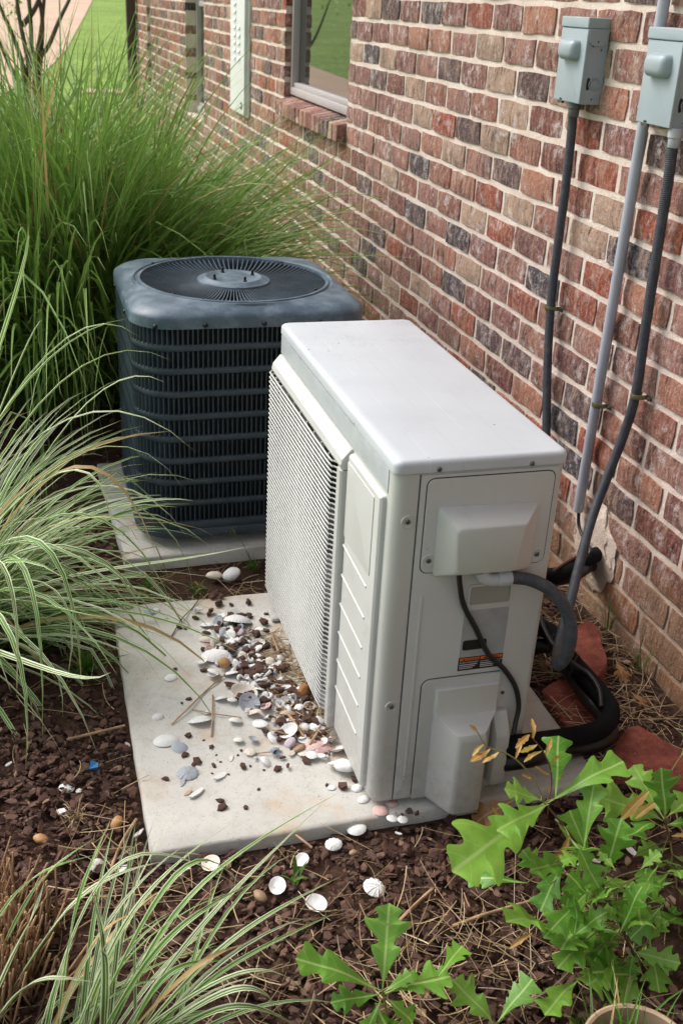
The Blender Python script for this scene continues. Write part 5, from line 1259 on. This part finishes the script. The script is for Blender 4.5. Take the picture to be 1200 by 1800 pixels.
# ================================================================== SHELLS, PEBBLES, CHIPS AND TWIGS
def shell_mesh(kind, seed):
    r = random.Random(seed); V = []; U = []; F = []
    if kind in ('clam', 'round', 'scallop', 'bowl', 'long'):
        nr, ns = 6, 30 if kind == 'scallop' else 22
        el = {'clam': 1.22, 'round': 1.05, 'scallop': 1.02, 'bowl': 1.15, 'long': 1.9}[kind]*r.uniform(.94, 1.06); H = {'clam': .25, 'round': .17, 'scallop': .16, 'bowl': .22, 'long': .30}[kind]*r.uniform(.85, 1.1)
        def P(rho, th, lay):
            c_, s_ = math.cos(th), math.sin(th)
            R = .5*(1-.10*max(0, s_)**6+.07*r_[0]*math.sin(2*th+1)) ; 
            if kind == 'scallop': R *= 1+.028*math.cos(12*th)*rho
            um = max(0, 1-abs(th-PI/2)/.5); R *= 1+(.10 if kind != 'long' else .0)*um**1.5
            x, y = rho*R*c_*el, rho*R*s_
            q = math.hypot(x/(.5*el), (y-.20*(1-rho))/.5)
            z = H*max(0, 1-rho**2.1)**.72
            if kind == 'scallop': z += .026*math.cos(12*th)*rho**.5
            y += .22*(1-rho)*(1-rho)
            if lay: z = max(0, z-.03)
            return x, y, z
        r_ = [r.uniform(-1, 1)]
        def layer(lay):
            o = len(V); V.append(P(.0001, 0, lay)); U.append((0.01, 0))
            for i in range(1, nr+1):
                for k in range(ns): V.append(P((i/nr)**.85, 2*PI*k/ns, lay)); U.append((i/nr, k/ns+.001))
            for k in range(ns): F.append((o, o+1+k, o+1+(k+1) % ns))
            for i in range(nr-1):
                for k in range(ns): a, b = o+1+i*ns+k, o+1+i*ns+(k+1) % ns; F.append((a, a+ns, b+ns, b))
        layer(0)
        if kind == 'bowl':
            layer(1); n0 = 1+nr*ns
            for k in range(ns): a, b = 1+(nr-1)*ns+k, 1+(nr-1)*ns+(k+1) % ns; F.append((a, b, b+n0, a+n0))
            V2 = [(x, y, H-z) for x, y, z in V]; V[:] = V2
        return V, F, U
    if kind in ('whelk', 'spiky', 'open'):
        turns, n, sg = 2.6 if kind != 'open' else 1.6, 40, 8
        for i in range(n):
            t = i/(n-1); a = t*turns*2*PI; R = .04+.17*t**1.4; rad = .03+.16*t**1.3
            if kind == 'open': rad *= .8
            c_ = Vector((R*math.cos(a), R*math.sin(a)*.9, .0)); c_ = Vector((.42-.75*t+c_.x*.4, c_.y, .16+R*.6*math.sin(a)*.4))
            for k in range(sg):
                b = 2*PI*k/sg; q = rad*(1+(.5 if kind == 'spiky' and k in (1, 3, 6) and i % 4 == 0 else 0))
                V.append((c_.x+q*math.cos(b)*.35*math.cos(a), c_.y+q*math.cos(b), max(0., c_.z+q*math.sin(b)))); U.append((t, k/sg+.001))
        F = [(i*sg+k, i*sg+(k+1) % sg, (i+1)*sg+(k+1) % sg, (i+1)*sg+k) for i in range(n-1) for k in range(sg)]
        return V, F, U
    if kind == 'shard':
        n = 7; pts = []
        for k in range(n):
            a = 2*PI*k/n; q = r.uniform(.3, .55); pts.append((q*math.cos(a)*1.3, q*math.sin(a)*.55))
        for z in (0, .09):
            for x, y in pts: V.append((x, y, z+.08*x*x)); U.append((.5+x, .3))
        F = [tuple(range(n-1, -1, -1)), tuple(range(n, 2*n))]+[(k, (k+1) % n, n+(k+1) % n, n+k) for k in range(n)]
        return V, F, U
    bm = bmesh.new(); bmesh.ops.create_icosphere(bm, subdivisions=3, radius=.5)
    amp = .12 if kind == 'pebble' else .3
    for v in bm.verts:
        n = v.co.normalized(); d = 1+amp*mnoise.noise(n*1.6+Vector((seed, 0, 0)))+(amp*.35 if kind == 'rock' else .0)*mnoise.noise(n*5+Vector((seed, 3, 0)))
        v.co = Vector((n.x*.5*d, n.y*.36*d, max(-.16, n.z*.25*d)+.16 if kind == 'pebble' else n.z*.38*d+.3))
    bm.verts.index_update(); V = [v.co[:] for v in bm.verts]; F = [tuple(v.index for v in f.verts) for f in bm.faces]; bm.free()
    return V, F, [(.4+.2*mnoise.noise(Vector(v)*9), .5) for v in V]
CACHE = {}
rsn = random.Random(77)
CATS = {'pebble': ('pebble', 'pebble'), 'rock': ('stone', 'stone')}
DEF = {'heap': 'pale sea shell in the heap beside the grille of the white unit', 'pad': 'pale sea shell lying apart on the bare part of the front pad', 'mulch': 'pale sea shell lying in the bark mulch'}
def shell(px, py, w, kind, mat, where, label=None, rz=None, z=None, tilt=.12):
    zz = z if z is not None else (ZP if where != 'mulch' else -.048)
    p = Gz(px, py, zz); k = (kind, rsn.randrange(3), mat if isinstance(mat, str) else mat.name)
    if k not in CACHE:
        CACHE[k] = MB().add(*shell_mesh(kind, k[1]+3)).mesh('shell' if kind not in CATS else CATS[kind][0], M_SH[mat] if isinstance(mat, str) else mat, 60 if kind != 'shard' else 25)
    depth = (p-CO).dot(CD); size = 1.1*w*depth/FPX*(1. if kind not in ('clam', 'bowl') else .9)
    if kind == 'long': size *= .55
    nm, cat = CATS.get(kind, ('shell', 'shell'))
    o = bpy.data.objects.new({'scallop': 'scallop_shell', 'whelk': 'whelk_shell', 'spiky': 'whelk_shell', 'open': 'whelk_shell', 'shard': 'shell_fragment'}.get(kind, 'clam_shell') if nm == 'shell' else nm, CACHE[k]); COL.objects.link(o)
    if rz is None: rz = rsn.uniform(0, 2*PI)
    lift = {'heap': rsn.uniform(0.001, .009), 'pad': .001, 'mulch': rsn.uniform(.002, .006)}[where] if z is None else .001
    tl = {'pad': tilt, 'heap': .36, 'mulch': .2}[where]
    if kind in ('clam', 'round', 'scallop') and where == 'pad': tl = 0.05
    o.rotation_euler = (rsn.gauss(0, tl), rsn.gauss(0, tl), rz); o.scale = (size,)*3; o.location = p+Vector((0, 0, lift))
    if not label:
        cn = {'w': 'white', 'c': 'cream', 'g': 'blue grey', 'p': 'pink', 'b': 'blue rimmed', 'v': 'lilac', 't': 'tan'}.get(mat, 'pale'); kn_ = {'clam': 'domed clam shell', 'round': 'round flat shell', 'scallop': 'ribbed scallop shell', 'bowl': 'shell lying hollow side up', 'long': 'long narrow shell', 'whelk': 'whelk shell', 'spiky': 'spiny whelk shell', 'open': 'broken spiral shell', 'shard': 'shell fragment'}.get(kind, 'shell')
        dl_ = ('small ' if w < 19 else '')+cn+' '+kn_+{'heap': ' in the heap beside the grille', 'pad': ' lying apart on the bare front pad', 'mulch': ' lying in the bark mulch'}[where]
    tag(o, label or dl_, cat, None if label else {'heap': 'shells heaped by the grille', 'pad': 'shells scattered on the pad', 'mulch': 'shells scattered on the mulch'}[where]); return o
Z8 = lambda x, y: (200+x/2.5, 1040+y/2.5)
H = [  # zoomed pixel x,y, width, kind, colour, label
 (160, 98, 50, 'scallop', 'g', None), (182, 90, 36, 'clam', 'w', None), (375, 97, 48, 'spiky', 'w', 'small knobbly white whelk at the back of the front pad'), (528, 95, 42, 'shard', 'w', None), (410, 153, 56, 'clam', 'w', None), (465, 142, 56, 'bowl', 'g', None), (545, 142, 108, 'clam', 'w', 'large white clam shell at the back of the heap with growth rings'),
 (500, 185, 64, 'clam', 'w', None), (552, 188, 38, 'scallop', 'v', 'small lilac ribbed shell at the back of the heap'), (643, 183, 60, 'round', 'w', None), (420, 218, 78, 'long', 'c', None), (545, 245, 100, 'spiky', 'w', 'large white spiny whelk shell in the heap'), (455, 288, 120, 'clam', 'w', 'largest domed white clam shell at the left of the heap'), (418, 256, 66, 'scallop', 'p', 'pink shell tucked behind the largest white clam'),
 (480, 337, 66, 'pebble', M_PEBT, 'smooth tan oval pebble among the shells'), (388, 320, 48, 'bowl', 'w', None), (440, 368, 58, 'clam', 'w', None), (515, 367, 60, 'clam', 'w', None), (538, 322, 48, 'scallop', 'w', None), (568, 300, 48, 'clam', 'c', None), (568, 382, 58, 'open', 'w', None), (618, 342, 62, 'long', 'w', None), (575, 332, 52, 'clam', 'w', None), (695, 350, 58, 'clam', 'w', None), (632, 388, 74, 'whelk', 'w', None),
 (688, 422, 50, 'shard', 'v', None), (570, 460, 112, 'bowl', 'c', 'large chalky cream broken shell in the middle of the heap'), (600, 428, 68, 'clam', 'w', None), (472, 477, 58, 'clam', 'w', None), (595, 500, 92, 'bowl', 'b', 'oyster shell with a dark blue rim in the heap'), (680, 480, 62, 'open', 'w', None), (790, 490, 62, 'open', 'w', None), (672, 525, 54, 'bowl', 'p', None), (618, 548, 94, 'long', 'c', 'long pinkish cream shell lying across the front of the heap'), (640, 585, 88, 'long', 'w', None),
 (765, 552, 62, 'clam', 't', 'tan clam shell near the foot of the grille'), (815, 585, 84, 'round', 'w', None), (535, 577, 54, 'clam', 'w', None), (378, 570, 96, 'round', 'w', 'big flat round white shell left of the heap by a straw stick'), (410, 535, 30, 'clam', 'w', None), (910, 580, 52, 'round', 'w', None), (548, 663, 42, 'clam', 'w', None), (708, 650, 70, 'clam', 'w', None), (770, 635, 82, 'bowl', 'w', None), (820, 658, 54, 'bowl', 'v', None),
 (893, 695, 112, 'scallop', 'p', 'large pink and white ribbed scallop at the foot of the ribbed panel'), (905, 645, 38, 'round', 'w', None), (950, 668, 50, 'bowl', 'w', None), (980, 705, 80, 'bowl', 'w', 'white shell lying hollow side up next to the pink scallop'), (820, 705, 54, 'pebble', M_PEBB, 'brown rounded pebble beside the pink scallop'), (600, 713, 46, 'scallop', 'c', None), (625, 738, 34, 'long', 'w', None), (670, 750, 68, 'clam', 'w', None), (715, 715, 68, 'whelk', 'g', 'grey pointed whelk shell at the front of the heap'),
 (965, 778, 54, 'bowl', 'w', None), (1010, 795, 92, 'pebble', M_SH['w'], 'flat cream stone half under the white unit'), (612, 662, 44, 'bowl', 'g', None), (840, 545, 42, 'shard', 'v', None), (845, 465, 72, 'rock', M_ROCK, 'rough orange brown stone at the foot of the grille'), (735, 300, 40, 'clam', 'w', None), (630, 265, 44, 'clam', 'w', None), (760, 430, 46, 'shard', 'w', None), (725, 500, 44, 'shard', 'g', None), (650, 345, 40, 'clam', 'w', None), (700, 580, 40, 'shard', 'c', None), (730, 440, 40, 'bowl', 'w', None), (505, 300, 40, 'shard', 'w', None), (540, 440, 36, 'shard', 'w', None), (465, 205, 32, 'shard', 'w', None), (520, 490, 40, 'scallop', 'w', None), (590, 540, 36, 'shard', 'v', None), (640, 440, 46, 'clam', 'w', None)]
for i in range(130):
    t = rsn.random(); x = 470+420*t+rsn.gauss(0, 50); y = 190+460*t**1.1+rsn.gauss(0, 70)
    X, Yy = Z8(x, y)
    if X < 463+(Yy-1085)*.565-6 and X > 350: H.append((x, y, rsn.uniform(28, 58), rsn.choice(('clam', 'shard', 'shard', 'bowl', 'bowl', 'scallop', 'open')), rsn.choice('wwwwwwwcgv'), None))
for x, y, w, k, mt, lb in H: shell(*Z8(x, y), w/2.5, k, mt, 'heap', lb)
Pd = [(195, 552, 46, 'clam', 'w', None), (228, 657, 92, 'round', 'w', 'big domed white shell beside the blue grey one on the left of the pad'), (290, 687, 68, 'round', 'g', 'blue grey round shell on the left of the front pad'), (252, 380, 52, 'clam', 'w', None), (325, 800, 90, 'scallop', 'g', 'grey finely ribbed shell on the front left of the pad'), (302, 843, 36, 'shard', 'g', None), (325, 887, 40, 'shard', 't', 'small tan striped shell splinter on the front of the pad'),
      (360, 893, 78, 'shard', 'w', 'long curved white shell splinter on the front of the pad'), (465, 815, 62, 'shard', 'w', 'thin white shell splinter in the middle of the bare pad'), (515, 735, 32, 'shard', 'w', None), (957, 863, 34, 'round', 'w', None), (1070, 865, 52, 'clam', 'w', None), (1097, 915, 50, 'clam', 'w', None), (1172, 962, 66, 'round', 'p', 'cream shell with pink speckles at the near corner of the white unit'), (1220, 930, 52, 'round', 'p', 'pale pink shell partly under the near corner of the white unit'), (1222, 998, 48, 'round', 'w', None), (1268, 1003, 44, 'scallop', 'w', None)]
for x, y, w, k, mt, lb in Pd: shell(*Z8(x, y), w/2.5, k, mt, 'pad', lb)
Mu = [(118, 1388, 24, 'clam', 'w', None), (140, 1395, 20, 'shard', 'w', None), (170, 1525, 24, 'clam', 'w', None), (487, 1563, 32, 'bowl', 'w', 'broken white shell standing in the mulch below the front pad'), (530, 1517, 26, 'bowl', 'w', None), (658, 1563, 38, 'scallop', 'w', 'white ribbed cockle shell in the mulch in front of the unit'), (586, 1488, 26, 'scallop', 'w', None), (626, 1458, 32, 'round', 'w', 'bluish white shell leaning on the front edge of the pad'), (556, 1595, 34, 'bowl', 'w', None), (1108, 1500, 28, 'shard', 'w', 'white shell piece in the mulch under the oak seedling'), (1045, 1515, 20, 'shard', 'c', None),
      (110, 1430, 26, 'shard', 'w', None), (245, 1467, 20, 'shard', 'w', None), (372, 1524, 34, 'bowl', 'c', 'cream broken shell below the front left pad corner'), (330, 1530, 18, 'shard', 'w', None), (215, 1532, 24, 'shard', 'w', None), (207, 1322, 14, 'long', 'w', None), (225, 1312, 14, 'shard', 'v', None), (15, 1345, 12, 'shard', 'w', None), (195, 1450, 12, 'shard', 'w', None), (1020, 1520, 16, 'shard', 'w', None), (700, 1470, 14, 'shard', 'w', None)]
for x, y, w, k, mt, lb in Mu: shell(x, y, w, k, mt, 'mulch', lb)
for x, y, w, mt, lb in ((206, 1453, 27, M_PEBT, 'tan pebble in the mulch by the front left of the pad'), (72, 1479, 24, M_PEBT, 'round tan pebble in the mulch near the left edge'), (456, 1583, 27, M_PEBB, 'tan pebble in the mulch among the striped grass'), (408, 1016, 32, M_SH['w'], 'white speckled stone between the two pads near the grille'), (377, 1017, 26, M_SH['c'], 'cream speckled stone between the two pads left of the white one'), (620, 1505, 16, M_PEBB, 'small brown pebble in the mulch below the pad')):
    shell(x, y, w, 'pebble', mt, 'mulch', lb)
shell(287, 936, 26, 'pebble', M_SH['w'], 'pad', 'white shell on the rear pad at the corner of the dark condenser', z=ZQ)
bp = Gz(165, 1348, -.035); solo('plastic_scrap', MB().add([(bp.x-.009, bp.y-.004, bp.z), (bp.x+.008, bp.y-.005, bp.z+.002), (bp.x+.009, bp.y+.004, bp.z+.006), (bp.x-.004, bp.y+.008, bp.z+.010), (bp.x-.009, bp.y-.004, bp.z-.004), (bp.x+.008, bp.y-.005, bp.z-.002), (bp.x+.009, bp.y+.004, bp.z+.002), (bp.x-.004, bp.y+.008, bp.z+.006)],
     [(0, 1, 2, 3), (7, 6, 5, 4), (0, 4, 5, 1), (1, 5, 6, 2), (2, 6, 7, 3), (3, 7, 4, 0)]), M_BLUE, 'scrap of bright blue plastic in the mulch', 'plastic scrap')
# bark chips on the pad
CM_ = [MB().add(*chip_variant(s)).mesh('bark_chip', M_CHIP) for s in range(12)]
def chip(px, py, w, lab, grp, zadd=0.):
    p = Gz(px, py, ZP); d = (p-CO).dot(CD); s = w*d/FPX
    o = bpy.data.objects.new('bark_chip', CM_[rsn.randrange(12)]); COL.objects.link(o)
    hgt = s*rsn.uniform(.3, .55); o.scale = (s*1.15, s*rsn.uniform(.6, 1.05), hgt); o.location = p+Vector((0, 0, hgt*.42+zadd)); o.rotation_euler = (rsn.gauss(0, .12), rsn.gauss(0, .12), rsn.uniform(0, 6.28))
    tag(o, lab, 'bark chip', grp)
for x, y, w in ((360, 122, 36), (288, 160, 30), (315, 163, 22), (670, 100, 24), (270, 343, 22), (330, 475, 28), (395, 350, 38), (330, 637, 34), (428, 685, 28), (368, 750, 42), (350, 762, 20), (440, 768, 30), (228, 826, 38), (312, 722, 36), (567, 770, 42), (718, 783, 40), (473, 955, 46), (470, 922, 36), (580, 952, 24), (637, 870, 18), (1005, 863, 46), (935, 852, 18), (1055, 832, 36), (505, 805, 10), (432, 800, 12), (560, 700, 14), (470, 750, 12), (600, 768, 14), (660, 785, 14), (450, 720, 10), (395, 655, 12), (1295, 968, 40), (1265, 985, 20), (1330, 980, 28), (300, 492, 14), (545, 720, 14)):
    chip(*Z8(x, y), w/2.5*1.15, 'dark bark chip lying apart on the bare front pad', 'bark chips scattered on the pad')
for i in range(215):
    t = rsn.random(); x = 470+430*t+rsn.gauss(0, 60); y = 210+440*t**1.1+rsn.gauss(0, 85)-40*(1-t)
    X, Yy = Z8(x, y)
    if X > 463+(Yy-1085)*.565 + 2 or X < 355: continue
    chip(X, Yy, rsn.uniform(9, 25), 'dark bark chip packed among the shells of the heap', 'bark chips in the shell heap', rsn.uniform(0, .006))
# twigs and straws on the pad
def twig(pts, r, lab, mat=M_TWIG, z=.004, base=ZP):
    P = [Gz(*Z8(x, y), base+r+z*(i % 2+.3)) for i, (x, y) in enumerate(pts)]
    solo('twig', MB().tube(P, r, 6, 4), mat, lab, 'twig', smooth=60)
twig([(255, 582), (330, 510), (400, 440), (490, 362)], .0016, 'long thin twig slanting across the left of the shell heap')
twig([(430, 635), (433, 540), (435, 452)], .0018, 'short straight straw stick standing left of the heap')
twig([(345, 517), (430, 535), (560, 552)], .0012, 'grey twig lying along the front left of the heap')
twig([(740, 505), (790, 570), (850, 660)], .0026, 'pale broken reed slanting through the front of the heap', z=.012)
twig([(850, 690), (880, 640), (905, 605)], .0026, 'pale reed beside the pink scallop', z=.012)
twig([(690, 180), (715, 240), (735, 290)], .002, 'thin reed at the back of the heap near the grille', z=.01)
twig([(640, 300), (700, 270), (770, 255)], .0016, 'thin stalk across the back of the heap', z=.012)
twig([(255, 195), (300, 120), (345, 72), (385, 20)], .0013, 'thin dark stem at the back left of the front pad', M_STEM)
twig([(640, 580), (720, 615), (830, 640), (960, 650)], .0016, 'long straw across the front of the heap', z=.008)
twig([(620, 712), (680, 705), (740, 700)], .0012, 'fine straw at the front edge of the heap')
twig([(800, 1070), (840, 1100), (870, 1125)], .002, 'short stick in the mulch in front of the pad', base=-.04)
gr_ = [((700, 1660), (780, 1620), (868, 1590)), ((300, 1470), (262, 1430), (255, 1400)), ((395, 1548), (440, 1490), (455, 1455)), ((670, 1620), (715, 1590), (740, 1570))]
for k, l in enumerate((((795, 1628), (860, 1605), (945, 1580)), ((196, 1525), (215, 1480), (240, 1440)), ((700, 1620), (730, 1590), (760, 1562)), ((118, 1300), (180, 1285), (220, 1275)))):
    P = [Gz(x, y, -.035) for x, y in l]; solo('dry_stalk', MB().tube(P, .0028, 6, 4), M_TWIG, ['thick dry stalk in the mulch beside the oak seedling', 'dry stalk leaning in the mulch left of the pad corner', 'dry stalk in the mulch in front of the cockle shell', 'dry stalk in the mulch under the striped grass'][k], 'dry stalk', smooth=60)
# straw drifted against the foot of the grille
P = []
while len(P) < 330:
    x, y = rsn.uniform(600, 960), rsn.uniform(180, 680); X, Yy = Z8(x, y); e = 463+(Yy-1085)*.565
    if e-70 < X < e+12 and rsn.random() < .9: p = Gz(X, Yy, ZP); P.append((p.x, p.y, ZP+rsn.uniform(.002, .010)))
P = np.array(P); n = len(P); L = RS.uniform(.02, .09, n); q = np.clip(.0016*RS.uniform(.8, 1.6, n)/.016, .05, .3)
o = scatter('straw_drift', STV, P, np.stack([L, q, q], -1), rot(RS.uniform(0, 6.28, n), RS.normal(0, .15, n), RS.normal(0, .12, n)), M_STRAW)
o['label'] = 'dry straw drifted against the foot of the white grille'; o['category'] = 'straw'
